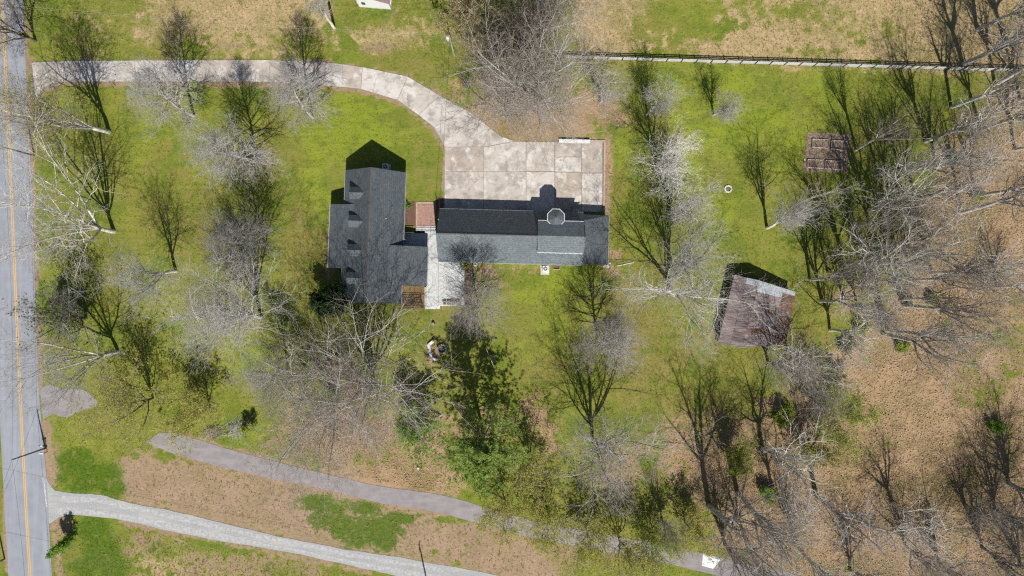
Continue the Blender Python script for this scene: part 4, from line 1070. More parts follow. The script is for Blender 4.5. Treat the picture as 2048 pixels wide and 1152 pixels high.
def spawn(rng, par, n, t0, t1, ang, lenf, S, rr, rcap, jit, up, rtip=.4, angj=.2, rmin=.008):
    N_ = len(par.P); S0 = par.P.shape[1] - 1
    ix = np.repeat(np.arange(N_), n); k = np.tile(np.arange(n), N_)
    t = t0 + (t1 - t0) * (k + rng.random(len(k))) / n
    f = np.minimum(t * S0, S0 - 1e-4); i = f.astype(int); fr = (f - i)[:, None]
    A, B_ = par.P[ix, i], par.P[ix, i + 1]; p = A + (B_ - A) * fr; tan = unit(B_ - A)
    rad = par.R[ix, i] * (1 - fr[:, 0]) + par.R[ix, i + 1] * fr[:, 0]
    ref = np.where(np.abs(tan[:, 2:3]) > .9, np.array([[1., 0, 0]]), np.array([[0, 0, 1.]]))
    e1 = unit(np.cross(tan, ref)); e2 = np.cross(tan, e1)
    ph = k * 2.39996 + np.repeat(rng.random(N_) * 6.28, n) + rng.normal(0, .35, len(k))
    a = (ang(t) if callable(ang) else np.full(len(t), ang)) + rng.normal(0, angj, len(t))
    d = np.cos(a)[:, None] * tan + np.sin(a)[:, None] * (np.cos(ph)[:, None] * e1 + np.sin(ph)[:, None] * e2)
    L = lenf(t, par.L[ix]) * rng.uniform(.72, 1.25, len(t))
    r0 = np.clip(rad * rr, rmin, rcap)
    return Level(grow_lines(rng, p, d, L, S, jit, up), r0, r0 * rtip)

def tube_mesh(levels):
    """levels: list of (Level, sides) -> arrays"""
    Vs, Qs, Ts, o = [], [], [], 0
    for lv, k in levels:
        P, R = lv.P, lv.R; n, S1, _ = P.shape; S = S1 - 1
        T = np.empty_like(P); T[:, :-1] = P[:, 1:] - P[:, :-1]; T[:, -1] = T[:, -2]; T[:, 1:-1] = P[:, 2:] - P[:, :-2]; T = unit(T)
        ref = np.where(np.abs(T[:, :1, 2:3]) > .85, np.array([1., 0, 0]), np.array([0, 0, 1.]))
        e1 = unit(np.cross(T, np.broadcast_to(ref, T.shape))); e2 = np.cross(T, e1)
        an = np.arange(k) * 2 * math.pi / k
        ring = P[:, :S, None] + R[:, :S, None, None] * (np.cos(an)[None, None, :, None] * e1[:, :S, None] + np.sin(an)[None, None, :, None] * e2[:, :S, None])
        V = ring.reshape(-1, 3); nv = len(V)
        Vs.append(V); Vs.append(P[:, -1])
        b = o + (np.arange(n) * S * k)[:, None, None]
        kk = np.arange(k); k2 = (kk + 1) % k
        if S > 1:
            s = (np.arange(S - 1) * k)[None, :, None]
            Qs.append(np.stack([b + s + kk, b + s + k2, b + s + k + k2, b + s + k + kk], -1).reshape(-1, 4))
        lb = o + (np.arange(n) * S * k + (S - 1) * k)[:, None]
        tip = (o + nv + np.arange(n))[:, None] + 0 * kk
        Ts.append(np.stack([lb + kk, lb + k2, tip], -1).reshape(-1, 3))
        o += nv + n
    return np.concatenate(Vs), (np.concatenate(Qs) if Qs else None), np.concatenate(Ts)

def leaf_quads(rng, C, size, flat=.5, wid=.6):
    n = len(C); a = unit(rng.normal(size=(n, 3)) * np.array([1, 1, flat])); b = unit(np.cross(a, unit(rng.normal(size=(n, 3)))))
    s = (size * rng.uniform(.6, 1.3, n))[:, None]
    V = np.stack([C - a * s - b * s * .1, C + b * s * wid, C + a * s, C - b * s * wid], 1).reshape(-1, 3)
    return V, np.arange(n * 4).reshape(-1, 4)

TRI = [0]
def finish(root, trunk_lv, crown_lv, tm, cm, leaves=None, lm=None, twigs=None, wm=None):
    V, Q, T = tube_mesh(trunk_lv); link_mesh("trunk", np_mesh("trunk", V, Q, T, True), tm, root); TRI[0] += 2 * (0 if Q is None else len(Q)) + len(T)
    if crown_lv:
        V, Q, T = tube_mesh(crown_lv); link_mesh("crown", np_mesh("crown", V, Q, T, True), cm, root); TRI[0] += 2 * (0 if Q is None else len(Q)) + len(T)
    if twigs:
        V, Q, T = tube_mesh(twigs); link_mesh("twigs", np_mesh("twigs", V, Q, T), wm or cm, root); TRI[0] += 2 * (0 if Q is None else len(Q)) + len(T)
    if leaves is not None:
        V, Q = leaves; link_mesh("foliage", np_mesh("foliage", V, Q), lm, root); TRI[0] += 2 * len(Q)

def one(p, d, L, S, r0, r1, rng, jit, up):
    return Level(grow_lines(rng, np.array([p], float), np.array([d], float), np.array([float(L)]), S, jit, up), np.array([r0]), np.array([r1]))

def maple(root, rng, h, R, lean, tm, cm, dens=1.0, low=.2, leaf=None, leafn=0, leafs=.12, spread=1.0, wm=None):
    d = (lean[0] / h, lean[1] / h, 1)
    r = .011 * h + .05
    tr = one((0, 0, -.15), d, h * .9, 10, r, .03, rng, .035, .03)
    n1 = int(40 * dens)
    shape = lambda t: R * np.interp(t, [0, .2, .38, .6, .8, 1], [.55, .8, 1.05, .95, .68, .4])
    l1 = spawn(rng, tr, n1, low, .99, lambda t: np.interp(t, [0, .3, .7, 1], [1.25, 1.1, .8, .45]) * spread, lambda t, L: shape(t), 6, .5, r * .36, .04, .055, .22, .14, .018)
    l2 = spawn(rng, l1, 9, .22, 1.0, .62, lambda t, L: L * .46 * (1.15 - .5 * t), 3, .6, .035, .06, .04, .45, .16, .011)
    l3 = spawn(rng, l2, 6, .2, 1.0, .5, lambda t, L: L * .58, 2, .8, .02, .07, .03, .6, .2, .0135)
    l4 = spawn(rng, l3, 2, .3, 1.0, .55, lambda t, L: L * .7, 1, .85, .0145, .1, 0, .6, .25, .0115)
    lv = None
    if leaf:
        C = l4.P[:, -1]; sel = rng.integers(0, len(C), leafn); C = C[sel] + rng.normal(0, .1, (len(sel), 3)); lv = leaf_quads(rng, C, leafs)
    finish(root, [(tr, 8)], [(l1, 5), (l2, 3)], tm, cm, lv, leaf, [(l3, 3), (l4, 3)], wm)

def sycamore(root, rng, h, R, lean, tm, cm, limbs=6, fork=.3, dens=1.0, crook=.2, leaf=None, leafn=0, leafs=.12, up=.07, bias=None):
    d = (lean[0] / h, lean[1] / h, 1); r = .014 * h + .08
    tr = one((0, 0, -.15), d, h * .62, 8, r, r * .42, rng, .05, .03)
    L1 = math.hypot(R, h * (1 - fork)) * .66
    l1 = spawn(rng, tr, limbs, fork / .62, 1.0, lambda t: np.interp(t, [fork, 1], [1.0, .55]), lambda t, L: np.full(len(t), L1) * np.interp(t, [.3, 1], [1.1, .8]), 8, .62, r * .5, crook * .55, up, .25, .2, .05)
    if bias is not None: pass
    l2 = spawn(rng, l1, int(8 * dens), .22, 1.0, .8, lambda t, L: L * .48 * (1.2 - .5 * t), 6, .55, .085, crook, .06, .3, .25, .02)
    l3 = spawn(rng, l2, int(8 * dens), .2, 1.0, .78, lambda t, L: L * .46 * (1.15 - .4 * t), 4, .55, .034, crook * 1.1, .05, .4, .25, .012)
    l4 = spawn(rng, l3, int(5 * dens), .25, 1.0, .75, lambda t, L: L * .55, 2, .65, .016, crook, .04, .6, .3, .0085)
    l5 = spawn(rng, l4, 2, .3, 1.0, .6, lambda t, L: L * .6, 1, .8, .011, .1, 0, .6, .3, .0075)
    lv = None
    if leaf:
        C = l5.P[:, -1]; sel = rng.choice(len(C), min(leafn, len(C)), replace=False); C = C[sel] + rng.normal(0, .12, (len(sel), 3)); lv = leaf_quads(rng, C, leafs)
    finish(root, [(tr, 9), (l1, 7)], [(l2, 5), (l3, 4), (l4, 3), (l5, 3)], tm, cm, lv, leaf)

def vase(root, rng, h, R, lean, tm, cm, limbs=6, fork=.25, crook=.15, n2=10, n3=8, n4=5, n5=2, up=.05, leaf=None, leafn=0, leafs=.12, wide=1.0, tw=1.0, wm=None):
    """short trunk that splits into long ascending limbs"""
    d = (lean[0] / h, lean[1] / h, 1); r = .0135 * h + .07
    tr = one((0, 0, -.15), d, h * fork + .15, 6, r, r * .8, rng, .04, .02)
    hh = h * (1 - fork); am = math.atan2(max(R - .24 * hh, .3 * R), hh) * 1.7 * wide
    l1 = spawn(rng, tr, limbs, .72, 1.0, lambda t: np.concatenate([[.08], rng.uniform(.3, 1.0, len(t) - 1) * am]), lambda t, L: np.full(len(t), hh * 1.0), 9, .62, r * .55, crook * .6, up + .06, .14, .04, .04)
    l2 = spawn(rng, l1, n2, .2, 1.0, .68, lambda t, L: L * .43 * (1.12 - .42 * t), 6, .55, .10, crook, up * .9, .28, .2, .024)
    l3 = spawn(rng, l2, n3, .2, 1.0, .66, lambda t, L: L * .46 * (1.12 - .3 * t), 4, .6, .046, crook * 1.05, .05, .42, .25, .018)
    l4 = spawn(rng, l3, n4, .2, 1.0, .68, lambda t, L: L * .55, 2, .7, .019 * tw, crook, .04, .6, .3, .012 * tw)
    l5 = spawn(rng, l4, n5, .3, 1.0, .6, lambda t, L: L * .62, 1, .85, .016 * tw, .1, 0, .6, .3, .0115 * tw)
    lv = None
    if leaf:
        C = l5.P[:, -1]; sel = rng.integers(0, len(C), leafn); C = C[sel] + rng.normal(0, .14, (len(sel), 3)); lv = leaf_quads(rng, C, leafs)
    finish(root, [(tr, 9), (l1, 7)], [(l2, 4), (l3, 3)], tm, cm, lv, leaf, [(l4, 3), (l5, 3)], wm)

def shrub(root, rng, h, R, tm, cm, leaf=None, leafn=0, leafs=.12, stems=9, fine=True):
    an = rng.random(stems) * 6.28; sp = rng.uniform(.15, .75, stems) * R / h
    d = np.stack([np.cos(an) * sp, np.sin(an) * sp, np.ones(stems)], 1)
    p = np.stack([np.cos(an) * .12, np.sin(an) * .12, np.full(stems, -.05)], 1)
    tr = Level(grow_lines(rng, p, d, h * rng.uniform(.7, 1.05, stems), 6, .08, .03), np.full(stems, .02 + h * .006), np.full(stems, .012))
    l2 = spawn(rng, tr, 9, .15, 1.0, .65, lambda t, L: L * .38 * (1.1 - .4 * t), 3, .7, .02, .12, .06, .5, .2, .011)
    l3 = spawn(rng, l2, 6, .2, 1.0, .6, lambda t, L: L * .5, 2, .75, .013, .15, .04, .6, .25, .009)
    lv = None
    if leaf:
        pts = l3.P[:, 1:].reshape(-1, 3); sel = rng.integers(0, len(pts), leafn); C = pts[sel] + rng.normal(0, .16, (leafn, 3)); lv = leaf_quads(rng, C, leafs)
    finish(root, [(tr, 5)], [(l2, 3), (l3, 3)], tm, cm, lv, leaf)

def pine(root, rng, h, R, leaf='needle'):
    tr = one((0, 0, -.15), (0, 0, 1), h, 10, .34, .05, rng, .02, .03)
    l1 = spawn(rng, tr, 64, .25, .985, lambda t: np.interp(t, [.28, .7, 1], [1.5, 1.2, .5]), lambda t, L: R * np.interp(t, [.28, .45, .7, 1], [.7, 1.0, .75, .2]), 6, .4, .08, .06, .02, .3, .16, .02)
    l2 = spawn(rng, l1, 14, .2, 1.0, .8, lambda t, L: L * .32 * (1.2 - .6 * t), 3, .55, .025, .14, .05, .5, .25, .012)
    pts = l2.P[:, 1:].reshape(-1, 3); pts = pts[rng.random(len(pts)) < .7]
    C = np.repeat(pts, 30, 0) + rng.normal(0, .12, (len(pts) * 30, 3)) * np.array([1, 1, .7])
    lv = leaf_quads(rng, C, .17, .8, .2)
    finish(root, [(tr, 9)], [(l1, 5), (l2, 3)], 'bark_brown', 'bark_brown', lv, leaf)

def mound(root, rng, h, R, leaf, n, leafs, tm='bark_brown', cone=False):
    """dense evergreen: leaves filling a lumpy volume round a few stems"""
    tr = Level(grow_lines(rng, np.array([[0, 0, -.1], [.1, .05, -.1], [-.1, .05, -.1]]), np.array([[0, 0, 1], [.2, .1, 1], [-.2, -.1, 1.]]), np.full(3, h * .9), 5, .05, .05), np.full(3, .07), np.full(3, .02))
    l1 = spawn(rng, tr, 24, .08, .98, .95, lambda t, L: R * (np.interp(t, [0, 1], [1.0, .12]) if cone else np.interp(t, [0, .4, 1], [.9, 1.0, .5])), 4, .5, .03, .1, .06, .4, .2, .012)
    l2 = spawn(rng, l1, 6, .3, 1.0, .7, lambda t, L: L * .4, 2, .6, .014, .1, .05, .5, .2, .009)
    pts = l2.P.reshape(-1, 3); sel = rng.integers(0, len(pts), n); C = pts[sel] + rng.normal(0, .14, (n, 3))
    C[:, 2] = np.maximum(C[:, 2], .05)
    finish(root, [(tr, 6)], [(l1, 4), (l2, 3)], tm, tm, leaf_quads(rng, C, leafs), leaf)

def tree(fn, name, px, py, label, cat, seed, *args, group=None, **kw):
    root = thing(name, G(px, py), label, cat, group); fn(root, np.random.default_rng(seed), *args, **kw); return root

# lawn maples
GM = "bare grey maples on the lawn"
for i, (px, py, h, R, lab, dens) in enumerate((
        (388, 232, 19, 5.4, "bare silvery maple just below the driveway, leftmost of the three along it", 1.15),
        (517, 326, 20, 5.8, "bare silvery maple set back on the lawn between two others below the driveway", 1.15),
        (625, 235, 17.5, 5.2, "bare silvery maple just below the driveway, nearest to its bend", 1.15),
        (528, 488, 18.5, 5.8, "dense dark grey maple on the lawn left of the house porch", 1.2),
        (1196, 680, 17, 5.4, "bare rounded mauve grey maple alone on the lawn south of the garage", 1.3),
        (958, 612, 14.0, 5.8, "bare maple beside the deck's right edge shading the garage roof", 1.1),
        (577, 737, 15, 5.2, "bare pale maple left of the huge tree below the house", 1.0))):
    tree(maple, "maple_tree", px, py, lab, "maple tree", 100 + i, h, R, (0, 0), 'trunk_pale', ('twig_silver', 'twig_silver', 'twig_silver', 'twig_grey', 'twig_grey', 'twig_grey', 'twig_silver')[i], dens, .2, group=GM)
tree(vase, "maple_tree", 522, 634, "broad bare maple with white limbs left of the house's lower corner", "maple tree", 131, 19, 8.6, (0, 0), 'bark_white', 'limb_pale', 11, .2, .11, 10, 7, 5, 2, wide=1.05, up=-.01, tw=1.0, group=GM, wm='twig_silver')
for i, (px, py, h, R, lab) in enumerate((
        (1314, 331, 14.5, 4.6, "small white-limbed tree on the lawn right of the parking pad"),
        (1341, 441, 13, 4.0, "small bare white tree right of the garage's upper corner"),
        (1426, 230, 10, 3.4, "small bare pale tree on the lawn below the fence"),
        (1200, 206, 8.5, 2.4, "very small bare tree just right of the huge tree by the fence"),
        (1294, 229, 9.5, 2.8, "slender bare white sapling right of the leaf-strewn ground by the parking pad"),
        (1534, 456, 15, 4.2, "pale bare tree on the lawn above the rusty barn"))):
    tree(vase, "young_tree", px, py, lab, "bare tree", 200 + i, h, R, (.3, .1), 'bark_white', 'twig_white' if i < 2 else 'twig_silver', 7 if i < 2 else 5, .25, .12, 9, 7, 4, 2, wide=1.3, tw=.9, group="small pale trees on the lawn")
tree(shrub, "sapling", 1333, 283, "tiny bare sapling beside the white-limbed tree right of the parking pad", "sapling", 230, 5, 1.4, 'bark_grey', 'twig_grey', stems=4)
tree(shrub, "twiggy_bush", 936, 173, "small bush with reddish twigs beside the driveway bend", "bush", 231, 3.0, 1.8, 'bark_white', 'twig_tan', stems=8)

# big bare trees
GY_ = "sycamores beside the road"
tree(vase, "sycamore_tree", 218, 264, "tall white-limbed sycamore below the driveway's road end", "sycamore tree", 301, 23, 7.5, (-.6, .3), 'bark_white', 'twig_tan', 6, .2, .15, 9, 7, 4, 2, leaf='leaf_bud', leafn=3000, leafs=.11, wide=1.35, tw=.8, group=GY_)
tree(vase, "sycamore_tree", 228, 463, "tall sycamore reaching over the road at mid height of the photo", "sycamore tree", 306, 22, 10.5, (-.8, .2), 'bark_white', 'twig_white', 8, .18, .13, 9, 7, 4, 2, wide=1.4, tw=.85, group=GY_, wm='twig_silver')
tree(vase, "sycamore_tree", 236, 704, "white-limbed sycamore beside the road above the budding trees", "sycamore tree", 309, 19, 8.5, (-.6, -.1), 'bark_white', 'twig_silver', 7, .2, .13, 9, 7, 4, 2, wide=1.4, tw=.85, group=GY_, wm='twig_silver')
tree(vase, "oak_tree", 71, 82, "forked brown oak leaning over the road in the top left corner", "oak tree", 314, 16, 8.0, (-1.0, .6), 'bark_brown', 'twig_brown', 6, .1, .22, 9, 7, 4, 2, wide=1.2, leaf='leaf_bud', leafn=1500, leafs=.1)
tree(vase, "bare_tree", 352, 543, "small bent bare tree on the lawn left of the broad maple", "bare tree", 313, 16, 5.0, (-1.0, 0), 'bark_white', 'twig_silver', 5, .25, .16, 9, 7, 4, 2)
tree(vase, "big_bare_tree", 747, 768, "huge bare tree with upright limbs below the house", "bare tree", 323, 21.5, 10.8, (0, 0), 'trunk_pale', 'limb_pale', 13, .12, .10, 10, 7, 5, 2, wide=1.0, up=-.02, tw=1.1, wm='twig_tan')
tree(vase, "big_bare_tree", 676, 806, "wide bare tree with fine grey twigs overhanging the lower lane", "bare tree", 322, 18, 8.5, (-.4, -.3), 'trunk_pale', 'limb_pale', 11, .12, .11, 10, 7, 5, 2, wide=.95, up=-.01, tw=1.1, wm='twig_tan')
tree(vase, "big_bare_tree", 1063, 196, "huge pale bare tree between the driveway bend and the fence", "bare tree", 329, 22, 11, (0, 0), 'bark_white', 'limb_pale', 15, .1, .12, 10, 7, 5, 2, wide=1.0, up=-.01, tw=1.1, wm='twig_tan')
tree(vase, "big_bare_tree", 1008, 236, "low spreading bare tree against the parking pad under the huge pale tree", "bare tree", 327, 13, 7.5, (0, 0), 'bark_grey', 'limb_pale', 9, .1, .12, 9, 7, 4, 2, wide=1.15, up=-.02, tw=1.1, wm='twig_tan')
tree(vase, "sycamore_tree", 1338, 589, "spreading white sycamore between the garage and the rusty barn", "sycamore tree", 331, 19, 9.5, (.3, 0), 'bark_white', 'twig_white', 8, .2, .17, 9, 7, 4, 2, up=.0, wide=1.4, tw=.85, wm='twig_silver')
tree(vase, "bare_tree", 1343, 531, "bare tree with upright limbs just above the spreading sycamore", "bare tree", 332, 16, 5.4, (.3, .3), 'bark_grey', 'twig_silver', 6, .22, .13, 9, 7, 4, 2)
tree(vase, "dead_tree", 669, 56, "thick pale broken tree at the top edge left of the white cottage", "dead tree", 335, 14, 3.2, (.4, 0), 'bark_white', 'twig_silver', 4, .5, .15, 6, 6, 4, 2)
tree(vase, "bare_tree", 1186, 884, "bare dark-stemmed tree with pale twigs south of the rounded maple", "bare tree", 341, 19, 8.0, (0, 0), 'bark_grey', 'limb_pale', 10, .22, .12, 10, 7, 4, 2, wide=1.15, up=0, tw=1.0, wm='twig_tan')
tree(sycamore, "vine_tree", 172, 636, "narrow vine-covered tree beside the road above the green bush", "bare tree", 343, 13, 2.4, (-.3, .5), 'bark_brown', 'twig_grey', 8, .12, 1.0, .16, leaf='ivy', leafn=900, leafs=.16)

# trees in fresh leaf
tree(vase, "leafing_tree", 883, 830, "leaning pale-barked tree in fresh green leaf left of the pine", "leafing tree", 401, 8.5, 3.8, (-6.5, -2.4), 'bark_white', 'twig_tan', 7, .4, .14, 8, 6, 4, 2, leaf='leaf_green', leafn=11000, leafs=.13, wide=1.2)
tree(shrub, "green_bush", 146, 634, "bright green bush reaching out over the road edge", "bush", 403, 5.0, 4.0, 'bark_brown', 'twig_brown', 'leaf_lime', 12000, .13, 14)
tree(pine, "pine_tree", 966, 868, "tall green pine casting the broad dark shadow on the lawn", "pine tree", 405, 20, 7.2)
tree(mound, "magnolia_tree", 671, 600, "dark glossy evergreen at the house's lower left corner", "magnolia tree", 407, 6.5, 2.7, 'leaf_dark', 12000, .16)
tree(mound, "evergreen_bush", 502, 852, "small lone evergreen bush in the grass right of the brush piles", "bush", 409, 3.2, 1.2, 'leaf_lime', 3600, .11, cone=True)
tree(mound, "conifer", 143, 1081, "narrow young conifer between the road and the gravel lane", "conifer", 411, 5.6, 1.5, 'leaf_green', 3600, .11, cone=True)
GB_ = "yellow-green budding trees"
for i, (px, py, h, R, lab, dens, ln, mt) in enumerate((
        (306, 796, 13, 8.2, "wide budding tree over the road end of the lower lane", 1.2, 9000, 'leaf_bud'),
        (420, 814, 8.5, 5.0, "smaller budding tree left of the brush piles", .9, 7500, 'leaf_bud'),
        (946, 72, 10.5, 5.6, "tan budding tree at the top edge above the transformer pole", 1.0, 14000, 'leaf_tan'),
        (1655, 822, 7.5, 5.2, "lime green budding tree at the edge of the open leaf litter", .9, 12000, 'leaf_lime'),
        (1062, 925, 9.5, 5.4, "dark-stemmed budding tree right of the pine", .95, 6000, 'leaf_bud'),
        (1010, 1004, 8.0, 5.6, "budding tree overhanging the lower lane just below the pine", .9, 7500, 'leaf_bud'),
        (1098, 1032, 8.5, 5.8, "budding tree over the lower lane, second to the right from below the pine", .9, 7500, 'leaf_bud'),
        (1172, 1058, 8.5, 5.6, "budding tree over the lower lane below the bare dark-stemmed tree", .9, 7500, 'leaf_bud'),
        (1238, 1078, 9.0, 5.8, "budding tree with dark forked stem over the lower lane", .9, 7500, 'leaf_bud'),
        (1608, 900, 7.0, 4.4, "budding tree in the lower right wood below the lime green tree", .8, 6000, 'leaf_bud'),
        (1462, 905, 6.5, 4.0, "small budding tree left of the broad white-limbed sycamore", .8, 4500, 'leaf_lime'),
        (1370, 1045, 7.0, 4.4, "budding tree hiding the lower lane just left of the white tarp", .8, 6000, 'leaf_bud'),
        (1300, 1072, 7.0, 4.4, "rightmost budding tree over the lower lane left of the white tarp", .9, 6000, 'leaf_lime'))):
    tree(vase, "budding_tree", px, py, lab, "budding tree", 420 + i, h, R, (0, 0), 'bark_brown', 'twig_tan', int(7 * dens), .14, .13, 8, 6, 4, 1, wide=1.15, leaf=mt, leafn=ln, leafs=.1, tw=.8, group=GB_)
for i, (px, py, lab) in enumerate(((1098, 72, "brown bare tree at the top edge behind the huge pale tree"), (1040, 95, "brown bare tree crowded left behind the huge pale tree"), (985, 112, "brown thicket tree right of the transformer pole"))):
    tree(vase, "bare_tree", px, py, lab, "bare tree", 450 + i, (15, 13, 9)[i], (6, 5.5, 5)[i], (0, 0), 'bark_brown', 'twig_tan' if i == 0 else 'twig_brown', 8, .12, .13, 8, 7, 4, 2, group="brown trees behind the huge pale tree")

# the wood on the right and the trees along the bottom right
TW = [  # px, py, height, radius, kind, label
    (1686, 533, 22, 7.5, 's', "white sycamore rising from the lawn's edge right of the barn"),
    (1643, 602, 17, 5.5, 's', "thin white-limbed tree just right of the barn's upper corner"),
    (1572, 703, 14, 6.5, 's', "crooked white tree at the barn's lower right corner"),
    (1775, 660, 24, 6.5, 't', "tall pale trunk at the upper edge of the open leaf litter"),
    (1766, 668, 22, 6.5, 't', "tall pale trunk leaning to the lower right over the open leaf litter"),
    (1806, 611, 24, 6.0, 't', "tall straight trunk reaching to the right edge above the leaf litter"),
    (1862, 546, 23, 6.5, 't', "tall dark-based trunk reaching to the right edge at mid height"),
    (1920, 426, 22, 6.0, 't', "tall trunk reaching the right edge below the green undergrowth"),
    (1790, 505, 20, 8.0, 's', "white sycamore with the brightest crooked limbs in the upper wood"),
    (1740, 420, 19, 7.0, 's', "white-limbed tree at the lawn's edge below the garden plot"),
    (1950, 392, 20, 6.0, 't', None), (1850, 283, 21, 6.5, 't', None), (1872, 335, 20, 6.0, 's', None), (1830, 395, 19, 6.0, 't', None), (1745, 490, 20, 6.0, 't', None),
    (1902, 215, 20, 6.0, 't', None), (1960, 260, 21, 6.0, 't', None), (1990, 170, 20, 6.0, 't', None), (1925, 130, 20, 7.5, 't', "bare tree at the fence's right end"), (2030, 300, 20, 6, 't', None), (2040, 200, 19, 6, 's', None), (1735, 560, 17, 4.5, 't', None), (1720, 640, 15, 4.5, 't', None),
    (1800, 345, 18, 5.5, 't', "bare tree standing furthest out on the lawn below the fence"), (1765, 455, 17, 5, 't', None), (1820, 560, 18, 5.5, 't', None), (1690, 610, 16, 5, 't', None), (1660, 660, 14, 5, 's', "white-limbed tree between the barn and the open leaf litter"), (2010, 90, 20, 7, 't', None), (1955, 60, 19, 6.5, 't', None), (1620, 560, 16, 4.5, 't', "slender bare tree just above the barn's upper right corner"),
    (1535, 722, 13, 5.0, 'v', "bare tree added just below the barn to cast branch shadows on its roof"),  # extra tree, added for the branch shadows it throws on the barn roof
    (1712, 300, 18, 4.0, 't', None), (1755, 350, 18, 4.2, 't', None), (1780, 395, 19, 4.2, 't', None), (1700, 455, 18, 4.0, 't', None), (1725, 520, 18, 4.0, 't', None), (1800, 600, 19, 4.5, 't', None), (1655, 545, 17, 4.0, 't', None),
    (1992, 573, 12, 5.0, 't', "small dark tree in the leaf litter near the right edge"),
    (1418, 1012, 24, 9.0, 't', "tall pale tree beside the white tarp on the lower lane"),
    (1475, 986, 23, 8.0, 't', "tall bare tree right of the white tarp"),
    (1524, 898, 17, 7.5, 's', "white-limbed sycamore with broad crown in the lower right wood"),
    (1632, 992, 22, 8.0, 't', "thick-trunked tree leaning to the bottom edge in the lower right wood"),
    (1783, 1006, 13, 5.5, 's', "crooked white-limbed tree alone in the lower right leaf litter"),
    (2016, 966, 16, 7.5, 'v', "bushy bare tree near the right edge in the lower right corner"),
    (1590, 1090, 17, 6.5, 't', None), (1500, 1105, 18, 6.5, 't', None), (1880, 1130, 14, 6.0, 'v', None), (1965, 1095, 15, 6.0, 'v', None), (2040, 1130, 15, 7.0, 'v', None),
    (1700, 1140, 14, 6, 'v', None), (1324, 1040, 9, 3.0, 'v', "slender bare tree left of the white tarp"), (1545, 985, 14, 5.5, 't', None), (1810, 1090, 12, 5, 'v', None), (1990, 1020, 14, 6, 'v', None), (1600, 780, 10, 4.5, 'v', "twiggy bare tree between the barn and the lime green tree"), (1450, 1090, 16, 6, 'v', None), (1930, 1010, 9, 4, 'v', None),
]
ORD = ("first", "second", "third", "fourth", "fifth", "sixth", "seventh", "eighth", "ninth")
AREAS = (  # test, label start, sort axis, label end
    (lambda x, y: y < 340 and x < 1880, "bare tree at the wood's lawn side below the fence", 1, "from the top"),
    (lambda x, y: y < 240, "bare tree in the top right corner around the fence's end", 0, "from the left"),
    (lambda x, y: y < 340, "bare tree deep in the upper right wood below the fence", 0, "from the left"),
    (lambda x, y: y < 720 and x < 1760, "slim bare tree along the lawn edge right of the barn", 1, "from the top"),
    (lambda x, y: y < 720 and x < 1826, "bare tree in the middle of the wood right of the barn", 1, "from the top"),
    (lambda x, y: y < 720, "bare tree in the wood above the tall dark-based trunk", 1, "from the top"),
    (lambda x, y: x < 1720, "bare tree right of the tarp along the bottom edge", 0, "from the left"),
    (lambda x, y: True, "bare tree in the bottom right corner", 0, "from the left"))
def area_of(x, y): return next(k for k, a in enumerate(AREAS) if a[0](x, y))
def wood_label(x, y):
    k = area_of(x, y); ax = AREAS[k][2]
    row = sorted((q[:2] for q in TW if not q[5] and area_of(q[0], q[1]) == k), key=lambda q: q[ax])
    return AREAS[k][1] + ", " + ORD[row.index((x, y))] + " " + AREAS[k][3]
protos = {}
for i, (px, py, h, R, kind, lab) in enumerate(TW):
    g = "bare trees in the right-hand wood"
    fk, lm, ck, tmn, cmn, wmn, wd = {'s': (.3, 7, .19, 'bark_white', 'twig_white', 'twig_tan', 1.2), 't': (.42, 6, .13, 'trunk_pale' if i % 2 else 'bark_white', 'limb_pale' if i % 5 in (1, 3) else 'twig_tan', 'twig_wood', 1.1), 'v': (.12, 9, .13, 'bark_grey', 'twig_grey', 'twig_wood', 1.1)}[kind]
    nm = "sycamore_tree" if kind == 's' else "bare_tree"
    if not lab: lab = wood_label(px, py)
    key = (kind, i % {'s': 5, 't': 5, 'v': 3}[kind])
    if key not in protos:
        r = tree(vase, nm, px, py, lab, "bare tree", 700 + i, 20, 6.5, (0, 0), tmn, cmn, lm, fk, ck, 8, 6, 4, 1, wide=wd * 1.1, tw=.72, group=g, wm=wmn)
        protos[key] = r
    else:
        src = protos[key]; r = src.copy(); COL.objects.link(r); r.location = G(px, py); r["label"] = lab
        for ch in src.children:
            c = ch.copy(); COL.objects.link(c); c.parent = r
    r.scale = (R / 6.5, R / 6.5, h / 20); r.rotation_euler = (0, 0, i * 1.3)
